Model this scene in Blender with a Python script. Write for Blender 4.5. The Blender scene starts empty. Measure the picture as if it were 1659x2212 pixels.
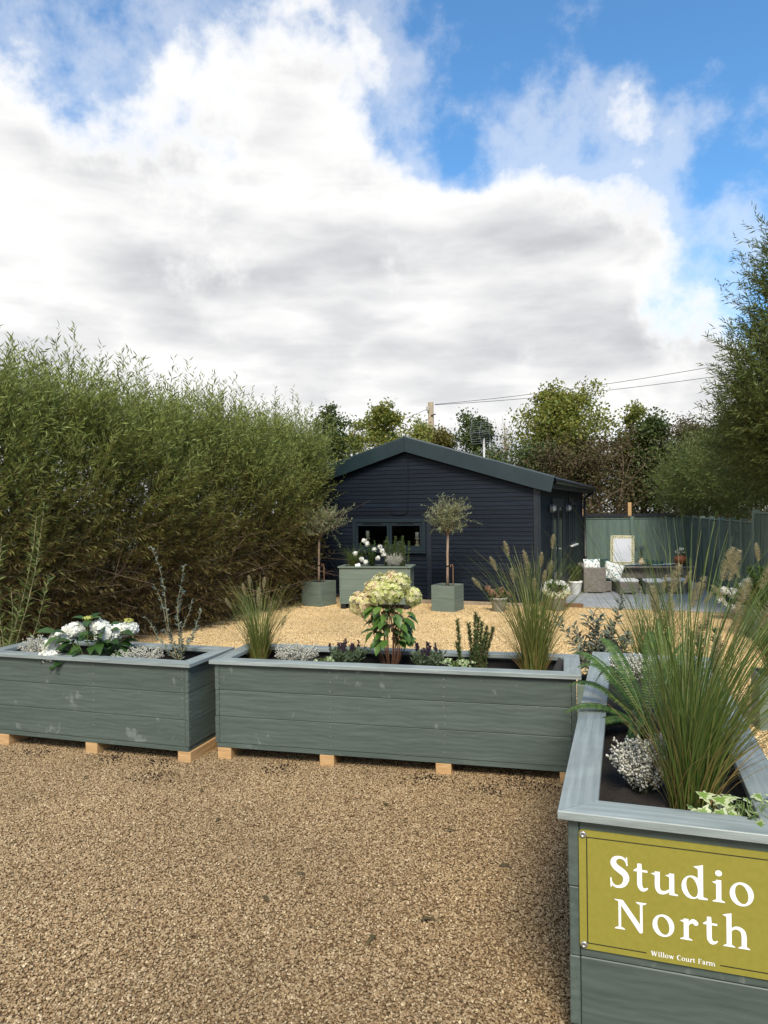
import bpy, bmesh, math
import numpy as np
from mathutils import Matrix, Vector
R = math.radians
rng = np.random.default_rng(7)
scene = bpy.context.scene
col = scene.collection

# ------------------------------------------------------------------ camera
cam_d = bpy.data.cameras.new('camera'); cam = bpy.data.objects.new('camera', cam_d); col.objects.link(cam)
cam_d.sensor_fit = 'VERTICAL'; cam_d.sensor_height = 36; cam_d.sensor_width = 27
cam_d.lens = 25.39; cam_d.clip_end = 2000; cam_d.clip_start = .05
roll, pit = .0125, 7/2708
m = Matrix.Identity(4)
rt = Vector((math.cos(roll), 0, -math.sin(roll)))
fw = Vector((0, math.cos(pit), -math.sin(pit)))
up = rt.cross(fw)
for i in range(3):
    m[i][0] = rt[i]; m[i][1] = up[i]; m[i][2] = -fw[i]
m.translation = Vector((0, 0, 1.7)); cam.matrix_world = m
scene.camera = cam

# ------------------------------------------------------------------ world: Nishita sky with procedural clouds
SUN_EL, SUN_AZ = 47, 178      # azimuth clockwise from +Y: behind the camera
w = bpy.data.worlds.new('World'); scene.world = w; w.use_nodes = True
nt = w.node_tree; nt.nodes.clear()
def wn(t, **k):
    n = nt.nodes.new(t)
    for a, b in k.items(): setattr(n, a, b)
    return n
def wm(op, a, b=None, c=None, clamp=False):
    n = wn('ShaderNodeMath', operation=op, use_clamp=clamp)
    for i, v in enumerate((a, b, c)):
        if v is None: continue
        if isinstance(v, (int, float)): n.inputs[i].default_value = v
        else: nt.links.new(v, n.inputs[i])
    return n.outputs[0]
def sstep(x, lo, hi):
    n = wn('ShaderNodeMapRange', interpolation_type='SMOOTHSTEP')
    nt.links.new(x, n.inputs[0]); n.inputs[1].default_value = lo; n.inputs[2].default_value = hi
    return n.outputs[0]
def wmix(f, a, b):
    n = wn('ShaderNodeMix', data_type='RGBA')
    nt.links.new(f, n.inputs[0])
    for s, v in ((6, a), (7, b)):
        if isinstance(v, tuple): n.inputs[s].default_value = (*v, 1)
        else: nt.links.new(v, n.inputs[s])
    return n.outputs[2]
tc = wn('ShaderNodeTexCoord'); sep = wn('ShaderNodeSeparateXYZ'); nt.links.new(tc.outputs['Generated'], sep.inputs[0])
dx, dy, dz = sep.outputs
sky = wn('ShaderNodeTexSky', sky_type='NISHITA', sun_disc=False, sun_elevation=R(SUN_EL), sun_rotation=R(SUN_AZ), air_density=1.0, dust_density=.5, ozone_density=2.5)
zc = wm('MAXIMUM', dz, 0.0)
inv = wm('DIVIDE', 1.0, wm('ADD', zc, .22))
comb = wn('ShaderNodeCombineXYZ')
nt.links.new(wm('MULTIPLY', dx, inv), comb.inputs[0]); nt.links.new(wm('MULTIPLY', dy, inv), comb.inputs[1]); comb.inputs[2].default_value = 3.1
def wnoise(vec, scale, detail, rough, dist=0, off=(0, 0, 0)):
    mp = wn('ShaderNodeMapping'); nt.links.new(vec, mp.inputs[0]); mp.inputs['Location'].default_value = off
    n = wn('ShaderNodeTexNoise'); nt.links.new(mp.outputs[0], n.inputs['Vector'])
    n.inputs['Scale'].default_value = scale; n.inputs['Detail'].default_value = detail; n.inputs['Roughness'].default_value = rough; n.inputs['Distortion'].default_value = dist
    return n.outputs['Fac']
dirv = tc.outputs['Generated']
n_big = wnoise(dirv, 3.2, 9, .52, .0, (1.3, .4, 2.2))
n_fine = wnoise(dirv, 9, 10, .6, .0, (4.3, 2.4, .2))
dens = wm('ADD', wm('MULTIPLY', wm('SUBTRACT', n_big, .5), .7), wm('MULTIPLY', wm('SUBTRACT', n_fine, .5), 1.15))
bias = wm('SUBTRACT', wm('SUBTRACT', .435, wm('MINIMUM', dz, .56)), wm('MULTIPLY', dx, .30))
def blob(v, c0, c1, amp):
    L = math.sqrt(sum(x*x for x in v)); v = [x/L for x in v]
    d = wm('ADD', wm('ADD', wm('MULTIPLY', dx, v[0]), wm('MULTIPLY', dy, v[1])), wm('MULTIPLY', dz, v[2]))
    return wm('MULTIPLY', sstep(d, c0, c1), amp)
def pd(x, y):   # a direction given in the picture plane of a 1659-wide print
    return ((x-829)/1560, 1, (1104-y)/1560)
bl = [blob(pd(1450, 215), .9962, 1.0, .25), blob(pd(1330, 232), .9978, 1.0, .24), blob(pd(1385, 262), .998, 1.0, .14), blob(pd(1020, 195), .995, 1., .12), blob(pd(1130, 225), .995, 1., .08), blob(pd(1010, 285), .996, .9999, -.16), blob(pd(1240, 260), .996, .9999, -.14), blob(pd(840, 580), .985, .999, .22), blob(pd(1610, 560), .985, .999, -.12), blob(pd(1340, 100), .996, 1., .14), blob(pd(1250, 450), .985, .9985, .14), blob(pd(60, 70), .985, .999, -.16), blob(pd(1060, 300), .996, .9998, -.1),
      blob(pd(150, 330), .96, .999, .16), blob(pd(760, 60), .98, .999, .16), blob(pd(1480, 690), .985, .999, .20), blob(pd(1130, 700), .98, .999, .3), blob(pd(820, 520), .97, .999, .15), blob(pd(640, 250), .985, .999, .10),
      blob(pd(1120, 60), .97, .998, -.22), blob(pd(1560, 380), .97, .998, -.16), blob(pd(1450, 60), .97, .998, -.2), blob(pd(880, 290), .995, .9998, -.12), blob(pd(640, 130), .98, .999, .05), blob(pd(1230, 400), .985, .998, .12)]
f = wm('ADD', wm('MULTIPLY', bias, 1.7), dens)
for b in bl: f = wm('ADD', f, b)
mask = sstep(f, -.12, .25)
thin = wm('MULTIPLY', sstep(wm('ADD', f, wm('MULTIPLY', wm('SUBTRACT', n_fine, .5), 1.2)), -.42, .12), .42)
mask = wm('MAXIMUM', mask, thin)
# cloud shading: grey undersides in flat bands, bright tops
mpb = wn('ShaderNodeMapping'); nt.links.new(dirv, mpb.inputs[0]); mpb.inputs['Scale'].default_value = (1, 1, 3.4); mpb.inputs['Location'].default_value = (.35, .2, .55)
nb = wn('ShaderNodeTexNoise'); nt.links.new(mpb.outputs[0], nb.inputs['Vector']); nb.inputs['Scale'].default_value = 2.6; nb.inputs['Detail'].default_value = 9; nb.inputs['Roughness'].default_value = .5; nb.inputs['Distortion'].default_value = .0
nb2 = wnoise(mpb.outputs[0], 6.0, 9, .5, .0, (3.3, 1.7, .4))
core = sstep(f, .08, .42)
low = sstep(dz, .34, .02)
shade = wm('MULTIPLY', wm('MAXIMUM', sstep(nb.outputs['Fac'], .36, .70), wm('MULTIPLY', sstep(nb2, .40, .72), .6)), core)
ccol = wmix(shade, (7.2, 7.15, 7.05), (3.5, 3.6, 3.85))
blue = wn('ShaderNodeMix', data_type='RGBA', blend_type='MULTIPLY'); blue.inputs[0].default_value = 1
nt.links.new(sky.outputs[0], blue.inputs[6]); blue.inputs[7].default_value = (.82, 1.3, 1.52, 1)
skyc = wmix(mask, blue.outputs[2], ccol)
bg = wn('ShaderNodeBackground'); bg.inputs[1].default_value = .1; nt.links.new(skyc, bg.inputs[0])
wo = wn('ShaderNodeOutputWorld'); nt.links.new(bg.outputs[0], wo.inputs[0])

# ------------------------------------------------------------------ sun (soft: it stands behind thin cloud)
sl = bpy.data.lights.new('sun', 'SUN'); sl.energy = 3.2; sl.angle = R(22); sl.color = (1, .9, .74)
so = bpy.data.objects.new('sun', sl); col.objects.link(so)
sd = Vector((math.sin(R(SUN_AZ))*math.cos(R(SUN_EL)), math.cos(R(SUN_AZ))*math.cos(R(SUN_EL)), math.sin(R(SUN_EL))))
so.rotation_euler = sd.to_track_quat('Z', 'Y').to_euler()
vs = scene.view_settings; vs.view_transform = 'Standard'; vs.look = 'None'; vs.gamma = 1; vs.exposure = 0.6; vs.use_curve_mapping = False

# ------------------------------------------------------------------ materials
def mat(name, c1, c2=None, rough=.6, scale=8, stretch=(1, 1, 1), detail=6, bump=0, bscale=None, metal=0, spec=.5, ramp=(.35, .65), extra=None, rnd=0, coat=0):
    M = bpy.data.materials.new(name); M.use_nodes = True; t = M.node_tree; N = t.nodes; L = t.links
    B = N['Principled BSDF']; B.inputs['Roughness'].default_value = rough; B.inputs['Metallic'].default_value = metal; B.inputs['Specular IOR Level'].default_value = spec
    B.inputs['Base Color'].default_value = (*c1, 1)
    if c2 is None: return M
    tcn = N.new('ShaderNodeTexCoord'); mp = N.new('ShaderNodeMapping'); mp.inputs['Scale'].default_value = stretch
    oi = N.new('ShaderNodeObjectInfo'); mul = N.new('ShaderNodeVectorMath'); mul.operation = 'MULTIPLY_ADD'
    cb = N.new('ShaderNodeCombineXYZ')
    for i in range(3): L.new(oi.outputs['Random'], cb.inputs[i])
    L.new(cb.outputs[0], mul.inputs[0]); mul.inputs[1].default_value = (37, 23, 51); L.new(tcn.outputs['Object'], mul.inputs[2])
    L.new(mul.outputs[0], mp.inputs[0])
    n = N.new('ShaderNodeTexNoise'); n.inputs['Scale'].default_value = scale; n.inputs['Detail'].default_value = detail; n.inputs['Roughness'].default_value = .6
    L.new(mp.outputs[0], n.inputs['Vector'])
    cr = N.new('ShaderNodeValToRGB'); cr.color_ramp.elements[0].position = ramp[0]; cr.color_ramp.elements[1].position = ramp[1]
    cr.color_ramp.elements[0].color = (*c1, 1); cr.color_ramp.elements[1].color = (*c2, 1)
    L.new(n.outputs['Fac'], cr.inputs[0]); out = cr.outputs[0]
    if rnd:
        hsv = N.new('ShaderNodeHueSaturation'); mr = N.new('ShaderNodeMapRange'); L.new(oi.outputs['Random'], mr.inputs[0]); mr.inputs[3].default_value = 1-rnd; mr.inputs[4].default_value = 1+rnd
        L.new(mr.outputs[0], hsv.inputs['Value']); L.new(out, hsv.inputs['Color']); out = hsv.outputs[0]
    M['_out'] = 0
    if extra: out = extra(N, L, mp, mul.outputs[0], out, B)
    L.new(out, B.inputs['Base Color'])
    if bump:
        bn = N.new('ShaderNodeBump'); bn.inputs['Strength'].default_value = bump; bn.inputs['Distance'].default_value = .01
        if bscale:
            n2 = N.new('ShaderNodeTexNoise'); n2.inputs['Scale'].default_value = bscale; n2.inputs['Detail'].default_value = 5; L.new(mp.outputs[0], n2.inputs['Vector']); L.new(n2.outputs['Fac'], bn.inputs['Height'])
        else: L.new(n.outputs['Fac'], bn.inputs['Height'])
        L.new(bn.outputs[0], B.inputs['Normal'])
    return M
def mixrgb(N, L, fac, a, b):
    x = N.new('ShaderNodeMix'); x.data_type = 'RGBA'
    if isinstance(fac, float): x.inputs[0].default_value = fac
    else: L.new(fac, x.inputs[0])
    for s, v in ((6, a), (7, b)):
        if isinstance(v, tuple): x.inputs[s].default_value = (*v, 1)
        else: L.new(v, x.inputs[s])
    return x.outputs[2]
def scuffs(chip, wear_lo=.66, wear_hi=.74):
    def fn(N, L, mp, vec, out, B):
        # pale scuffs and paint skips: sparse patches broken by a finer streaked noise
        a = N.new('ShaderNodeTexNoise'); a.inputs['Scale'].default_value = 3.3; a.inputs['Detail'].default_value = 3; L.new(vec, a.inputs['Vector'])
        mpp = N.new('ShaderNodeMapping'); mpp.inputs['Scale'].default_value = (15, 15, 11); L.new(vec, mpp.inputs[0])
        b = N.new('ShaderNodeTexNoise'); b.inputs['Scale'].default_value = 1.3; b.inputs['Detail'].default_value = 4; L.new(mpp.outputs[0], b.inputs['Vector'])
        ra = N.new('ShaderNodeMapRange'); L.new(a.outputs['Fac'], ra.inputs[0]); ra.inputs[1].default_value = .55; ra.inputs[2].default_value = .75
        ad = N.new('ShaderNodeMath'); ad.operation = 'MULTIPLY_ADD'; L.new(ra.outputs[0], ad.inputs[0]); ad.inputs[1].default_value = .22; L.new(b.outputs['Fac'], ad.inputs[2])
        rb = N.new('ShaderNodeMapRange'); L.new(ad.outputs[0], rb.inputs[0]); rb.inputs[1].default_value = wear_lo; rb.inputs[2].default_value = wear_hi; rb.inputs[4].default_value = .24
        o = mixrgb(N, L, rb.outputs[0], out, chip)
        # knots and figure in the grain
        wv = N.new('ShaderNodeTexWave'); wv.wave_type = 'RINGS'; wv.inputs['Scale'].default_value = 3.5; wv.inputs['Distortion'].default_value = 9; wv.inputs['Detail'].default_value = 3
        mw = N.new('ShaderNodeMapping'); mw.inputs['Scale'].default_value = (1.2, 1.2, 3); L.new(vec, mw.inputs[0]); L.new(mw.outputs[0], wv.inputs['Vector'])
        rw = N.new('ShaderNodeMapRange'); L.new(wv.outputs['Fac'], rw.inputs[0]); rw.inputs[3].default_value = .91; rw.inputs[4].default_value = 1.05
        h = N.new('ShaderNodeHueSaturation'); L.new(rw.outputs[0], h.inputs['Value']); L.new(o, h.inputs['Color'])
        return h.outputs[0]
    return fn
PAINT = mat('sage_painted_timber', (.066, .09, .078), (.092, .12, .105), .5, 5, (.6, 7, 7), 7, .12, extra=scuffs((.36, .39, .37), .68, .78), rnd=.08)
RIM_SKYLIT = mat('rim_timber_painted_sky_light', (.19, .225, .218), (.285, .325, .32), .45, 5, (.5, 10, 7), 7, .4, extra=scuffs((.4, .44, .44), .74, .82), rnd=.05)  # sage paint made paler and bluer: sky brightness painted into the rim boards
RIM_SKYLIT_Y = mat('rim_timber_painted_sky_light_lengthwise', (.19, .225, .218), (.285, .325, .32), .45, 5, (10, .5, 7), 7, .4, extra=scuffs((.4, .44, .44), .74, .82), rnd=.05)  # same painted-in sky brightness, grain turned along y
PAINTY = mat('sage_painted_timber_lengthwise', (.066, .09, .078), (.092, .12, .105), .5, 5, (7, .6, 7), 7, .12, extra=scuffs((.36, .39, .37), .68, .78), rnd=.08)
POTP = mat('pale_sage_paint', (.125, .16, .13), (.155, .195, .16), .6, 4, (.6, 6, 6), 6, .15, rnd=.05)
RAW = mat('raw_softwood', (.42, .25, .11), (.56, .36, .17), .7, 6, (1, 1, 9), 5, .3, rnd=.06)
OLDT = mat('brown_timber', (.13, .07, .035), (.2, .115, .06), .75, 8, (1, 8, 8), 5, .3)
SOIL = mat('potting_soil', (.008, .006, .005), (.025, .018, .013), .95, 60, bump=1, rnd=.1)
NAVY = mat('navy_painted_board', (.0028, .0058, .0125), (.0055, .0102, .0195), .5, 5, (.6, 9, 9), 6, .3, rnd=.3, spec=.25)
NTRIM = mat('navy_trim', (.011, .016, .024), (.016, .022, .031), .45, 6, bump=.1)
WFRAME = mat('slate_blue_frame', (.011, .02, .027), (.015, .026, .034), .4, 6)
VERGE = mat('teal_black_sheet_metal', (.009, .021, .027), (.014, .029, .036), .34, 2.2, (1, 1, 1), 2, .12, spec=.6)
ROOFM = mat('black_tile', (.012, .012, .014), (.022, .022, .025), .4, 12, bump=.2)
BLACK = mat('black_plastic', (.006, .006, .007), (.01, .01, .011), .35, 20)
LINER = mat('black_liner', (.004, .004, .004), (.009, .008, .008), .7, 20)
FENCE = mat('sage_fence_paint', (.08, .125, .107), (.115, .168, .145), .75, 4, (9, 9, .7), 6, .3, rnd=.16)
PATIO = mat('grey_paving', (.27, .285, .3), (.36, .375, .39), .55, 1.6, (1, 1, 1), 9, .1)
WHITEG = mat('white_glaze', (.72, .72, .7), (.8, .8, .78), .35, 5)
GREYPOT = mat('grey_clay', (.3, .29, .26), (.4, .39, .35), .6, 8, bump=.1)
CREAM = mat('cream_ceramic', (.55, .44, .27), (.66, .55, .37), .3, 6)
CANDLE = mat('ivory_wax', (.62, .57, .45), (.7, .66, .55), .5, 6)
TERRA = mat('terracotta', (.3, .085, .04), (.4, .13, .06), .7, 9)
CUSHW = mat('white_cushion', (.62, .64, .63), (.74, .75, .74), .85, 14, bump=.2)
CUSHG = mat('green_cushion', (.006, .028, .026), (.012, .045, .04), .8, 14)
PRINT = mat('botanical_print', (.12, .24, .26), (.74, .75, .72), .85, 19, (1, 1, 1), 3, .1, ramp=(.4, .47))
PLATEM = mat('pale_blue_plate', (.35, .55, .62), (.45, .64, .7), .3, 6)
IVORY = mat('ivory_carved_frame', (.66, .6, .38), (.78, .73, .52), .55, 20)
MIRR = mat('mirror_silver', (.93, .94, .94), None, .01, metal=1)
SIGNM = mat('olive_sign_panel', (.25, .225, .036), (.275, .248, .042), .42, 60, bump=.0)
INK = mat('black_ink', (.02, .018, .01)); LETT = mat('white_lettering', (.86, .87, .92), None, .5)
STEEL = mat('screw_steel', (.45, .45, .43), None, .35, metal=.8)
GALV = mat('galvanised_lamp', (.2, .21, .22), (.28, .29, .3), .4, 20, metal=.6)
TRUNK = mat('grey_brown_bark', (.14, .095, .065), (.26, .185, .125), .85, 22, (1, 1, .3), 6, .6)
OLTRUNK = mat('olive_bark', (.22, .15, .105), (.33, .24, .17), .85, 25, (1, 1, .3), 6, .5)
PALEB = mat('pale_bark', (.24, .2, .13), (.38, .32, .22), .85, 14, (1, 1, .3), 6, .4)
HSTEM = mat('willow_stem', (.05, .03, .016), (.13, .083, .04), .85, 10, (1, 1, .3), 5, .4)
POLEM = mat('weathered_pole', (.24, .19, .13), (.34, .27, .19), .85, 9, (1, 1, .2), 5, .3)
REDST = mat('reddish_stem', (.09, .038, .02), (.17, .075, .04), .7, 20)
GSTEM = mat('green_stem', (.08, .13, .03), (.13, .19, .05), .6, 20)
PSTEM = mat('pale_twig', (.2, .17, .09), (.3, .27, .14), .8, 20)
ALU = mat('aerial_aluminium', (.3, .31, .32), None, .4, metal=.7)
MASTM = mat('white_mast', (.7, .7, .68), None, .5)
LAMPG = mat('lamp_glass', (.35, .38, .4), None, .12)
def glassm():
    M = bpy.data.materials.new('window_glass'); M.use_nodes = True; t = M.node_tree; t.nodes.clear()
    o = t.nodes.new('ShaderNodeOutputMaterial'); tr = t.nodes.new('ShaderNodeBsdfTransparent'); gl = t.nodes.new('ShaderNodeBsdfGlossy'); gl.inputs['Roughness'].default_value = .02
    fr = t.nodes.new('ShaderNodeFresnel'); fr.inputs[0].default_value = 1.35; mx = t.nodes.new('ShaderNodeMixShader')
    tr.inputs[0].default_value = (.8, .84, .84, 1)
    t.links.new(fr.outputs[0], mx.inputs[0]); t.links.new(tr.outputs[0], mx.inputs[1]); t.links.new(gl.outputs[0], mx.inputs[2]); t.links.new(mx.outputs[0], o.inputs[0]); return M
GLASS = glassm()
def wickerm():
    def fn(N, L, mp, vec, out, B):
        tcn = [n for n in N if n.type == 'TEX_COORD'][0]
        sx = N.new('ShaderNodeSeparateXYZ'); L.new(tcn.outputs['Object'], sx.inputs[0])
        ad = N.new('ShaderNodeMath'); ad.operation = 'ADD'; L.new(sx.outputs[0], ad.inputs[0]); L.new(sx.outputs[1], ad.inputs[1])
        cb = N.new('ShaderNodeCombineXYZ'); L.new(ad.outputs[0], cb.inputs[0]); L.new(sx.outputs[2], cb.inputs[1])
        br = N.new('ShaderNodeTexBrick'); L.new(cb.outputs[0], br.inputs['Vector']); br.inputs['Scale'].default_value = 1
        br.inputs['Brick Width'].default_value = .05; br.inputs['Row Height'].default_value = .022; br.inputs['Mortar Size'].default_value = .0035; br.inputs['Mortar Smooth'].default_value = .6
        br.inputs['Color1'].default_value = (.2, .175, .155, 1); br.inputs['Color2'].default_value = (.33, .3, .275, 1); br.inputs['Mortar'].default_value = (.07, .06, .05, 1)
        bn = N.new('ShaderNodeBump'); bn.inputs['Strength'].default_value = .9; bn.inputs['Distance'].default_value = .008; bn.invert = True
        L.new(br.outputs['Fac'], bn.inputs['Height']); L.new(bn.outputs[0], B.inputs['Normal'])
        return mixrgb(N, L, .25, br.outputs['Color'], out)
    return mat('grey_rattan_weave', (.2, .175, .155), (.28, .25, .225), .7, 20, extra=fn)
RATTAN = wickerm()
def leafm(name, cols, rough=.5, trans=.25, veins=False, zgrad=None):
    """colour varies from leaf to leaf (random per mesh island)"""
    M = bpy.data.materials.new(name); M.use_nodes = True; t = M.node_tree; N = t.nodes; L = t.links
    B = N['Principled BSDF']; B.inputs['Roughness'].default_value = rough; B.inputs['Specular IOR Level'].default_value = .35
    g = N.new('ShaderNodeNewGeometry'); cr = N.new('ShaderNodeValToRGB'); e = cr.color_ramp.elements
    while len(e) < len(cols): e.new(.5)
    for i, c in enumerate(cols): e[i].position = i/max(1, len(cols)-1); e[i].color = (*c, 1)
    fac = g.outputs['Random Per Island']
    if zgrad:   # leaves of the lower, older wood are of the first colours, the young tips of the last
        tcn = N.new('ShaderNodeTexCoord'); sx = N.new('ShaderNodeSeparateXYZ'); L.new(tcn.outputs['Object'], sx.inputs[0])
        mr = N.new('ShaderNodeMapRange'); L.new(sx.outputs[2], mr.inputs[0]); mr.inputs[1].default_value = zgrad[0]; mr.inputs[2].default_value = zgrad[1]
        mx = N.new('ShaderNodeMath'); mx.operation = 'MULTIPLY_ADD'; L.new(g.outputs['Random Per Island'], mx.inputs[0]); mx.inputs[1].default_value = zgrad[2]
        ml = N.new('ShaderNodeMath'); ml.operation = 'MULTIPLY'; L.new(mr.outputs[0], ml.inputs[0]); ml.inputs[1].default_value = 1-zgrad[2]; L.new(ml.outputs[0], mx.inputs[2]); fac = mx.outputs[0]
    L.new(fac, cr.inputs[0]); L.new(cr.outputs[0], B.inputs['Base Color'])
    tl = N.new('ShaderNodeBsdfTranslucent'); L.new(cr.outputs[0], tl.inputs[0]); mx = N.new('ShaderNodeMixShader'); mx.inputs[0].default_value = trans
    L.new(B.outputs[0], mx.inputs[1]); L.new(tl.outputs[0], mx.inputs[2]); L.new(mx.outputs[0], N['Material Output'].inputs[0])
    return M
WILLOW = leafm('willow_leaf', [(.13, .083, .036), (.155, .112, .04), (.16, .155, .042), (.2, .245, .055), (.27, .325, .09)], .45, .35, zgrad=(.6, 3.0, .45))
WILLOW2 = leafm('willow_leaf_green', [(.08, .115, .028), (.125, .165, .04), (.18, .22, .07)], .45, .3)
LF_LIME = leafm('lime_green_leaf', [(.1, .14, .026), (.17, .205, .036), (.24, .255, .048), (.31, .28, .06)], .5, .4)
LF_DARK = leafm('dark_green_leaf', [(.04, .065, .018), (.075, .105, .028), (.11, .14, .036)], .5, .3)
LF_YEL = leafm('yellowing_leaf', [(.12, .12, .025), (.2, .16, .035), (.11, .13, .03)], .5, .4)
LF_BROWN = leafm('russet_leaf', [(.075, .055, .027), (.115, .082, .038), (.09, .1, .032)], .6, .3)
LF_OLIVE = leafm('olive_leaf', [(.08, .105, .04), (.15, .18, .075), (.27, .29, .15)], .4, .1)
LF_GREY = leafm('grey_green_leaf', [(.06, .075, .05), (.11, .13, .09), (.2, .22, .165)], .45, .12)
LF_SHRUB = leafm('silver_shrub_leaf', [(.042, .062, .05), (.075, .1, .08), (.125, .155, .125)], .5, .1)
LF_HYD = leafm('hydrangea_leaf', [(.02, .055, .012), (.035, .08, .018), (.06, .11, .03)], .38, .18)
LF_FRESH = leafm('fresh_hydrangea_leaf', [(.05, .11, .02), (.08, .16, .03), (.13, .22, .05)], .38, .3)
LF_ROS = leafm('rosemary_needle', [(.05, .085, .028), (.08, .125, .04), (.13, .18, .07)], .5, .2)
LF_LAV = leafm('lavender_leaf', [(.06, .085, .05), (.1, .14, .075), (.16, .2, .12)], .6, .2)
LAVFL = leafm('dark_lavender_flower', [(.02, .01, .025), (.045, .022, .05)], .7, .1)
LAVFL2 = leafm('lavender_flower', [(.07, .08, .16), (.13, .14, .24)], .7, .1)
HEATH = leafm('white_heather_flower', [(.42, .42, .33), (.7, .69, .6), (.82, .81, .75)], .6, .25)
HEATHG = leafm('heather_green', [(.07, .09, .05), (.13, .15, .09)], .6, .2)
PETW = leafm('white_petal', [(.72, .73, .64), (.82, .83, .76), (.86, .87, .84)], .6, .25)
PETC = leafm('cream_petal', [(.66, .62, .4), (.76, .74, .55), (.8, .8, .68)], .6, .25)
PETL = leafm('lime_petal', [(.5, .54, .16), (.64, .66, .25), (.74, .72, .42), (.72, .62, .42)], .6, .3)
PETP = leafm('blush_petal', [(.66, .64, .26), (.74, .68, .36), (.74, .6, .38), (.68, .45, .34)], .6, .3)
PETPK = leafm('faded_pink_petal', [(.2, .09, .07), (.3, .15, .11), (.22, .17, .09)], .7, .2)
PETY = leafm('yellow_bud', [(.55, .55, .1), (.65, .65, .22)], .6, .2)
BLADE = leafm('grass_blade', [(.07, .1, .02), (.125, .165, .034), (.18, .215, .05), (.28, .25, .09)], .45, .3)
BLADED = leafm('deep_green_blade', [(.045, .085, .018), (.085, .135, .026), (.13, .18, .04), (.2, .2, .06)], .45, .3)
STRAW = leafm('straw_blade', [(.26, .18, .06), (.33, .24, .085), (.2, .19, .05)], .5, .25)
SEEDH = leafm('seed_head_bristle', [(.46, .4, .21), (.6, .53, .32), (.72, .66, .45)], .7, .5)
FERN = leafm('fern_leaf', [(.04, .09, .02), (.07, .13, .03), (.11, .18, .04)], .45, .3)
FERNL = leafm('young_fern_leaf', [(.13, .2, .04), (.2, .28, .07)], .45, .35)
IVYW = leafm('ivy_pale_edge', [(.36, .42, .22), (.5, .54, .34)], .4, .15)
IVYG = leafm('ivy_green', [(.06, .13, .04), (.1, .19, .06)], .4, .15)
IVYY = leafm('ivy_lime', [(.14, .24, .04), (.2, .3, .07)], .4, .2)
CLOD = leafm('soil_clod', [(.015, .01, .006), (.04, .026, .015)], .95, 0)

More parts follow.
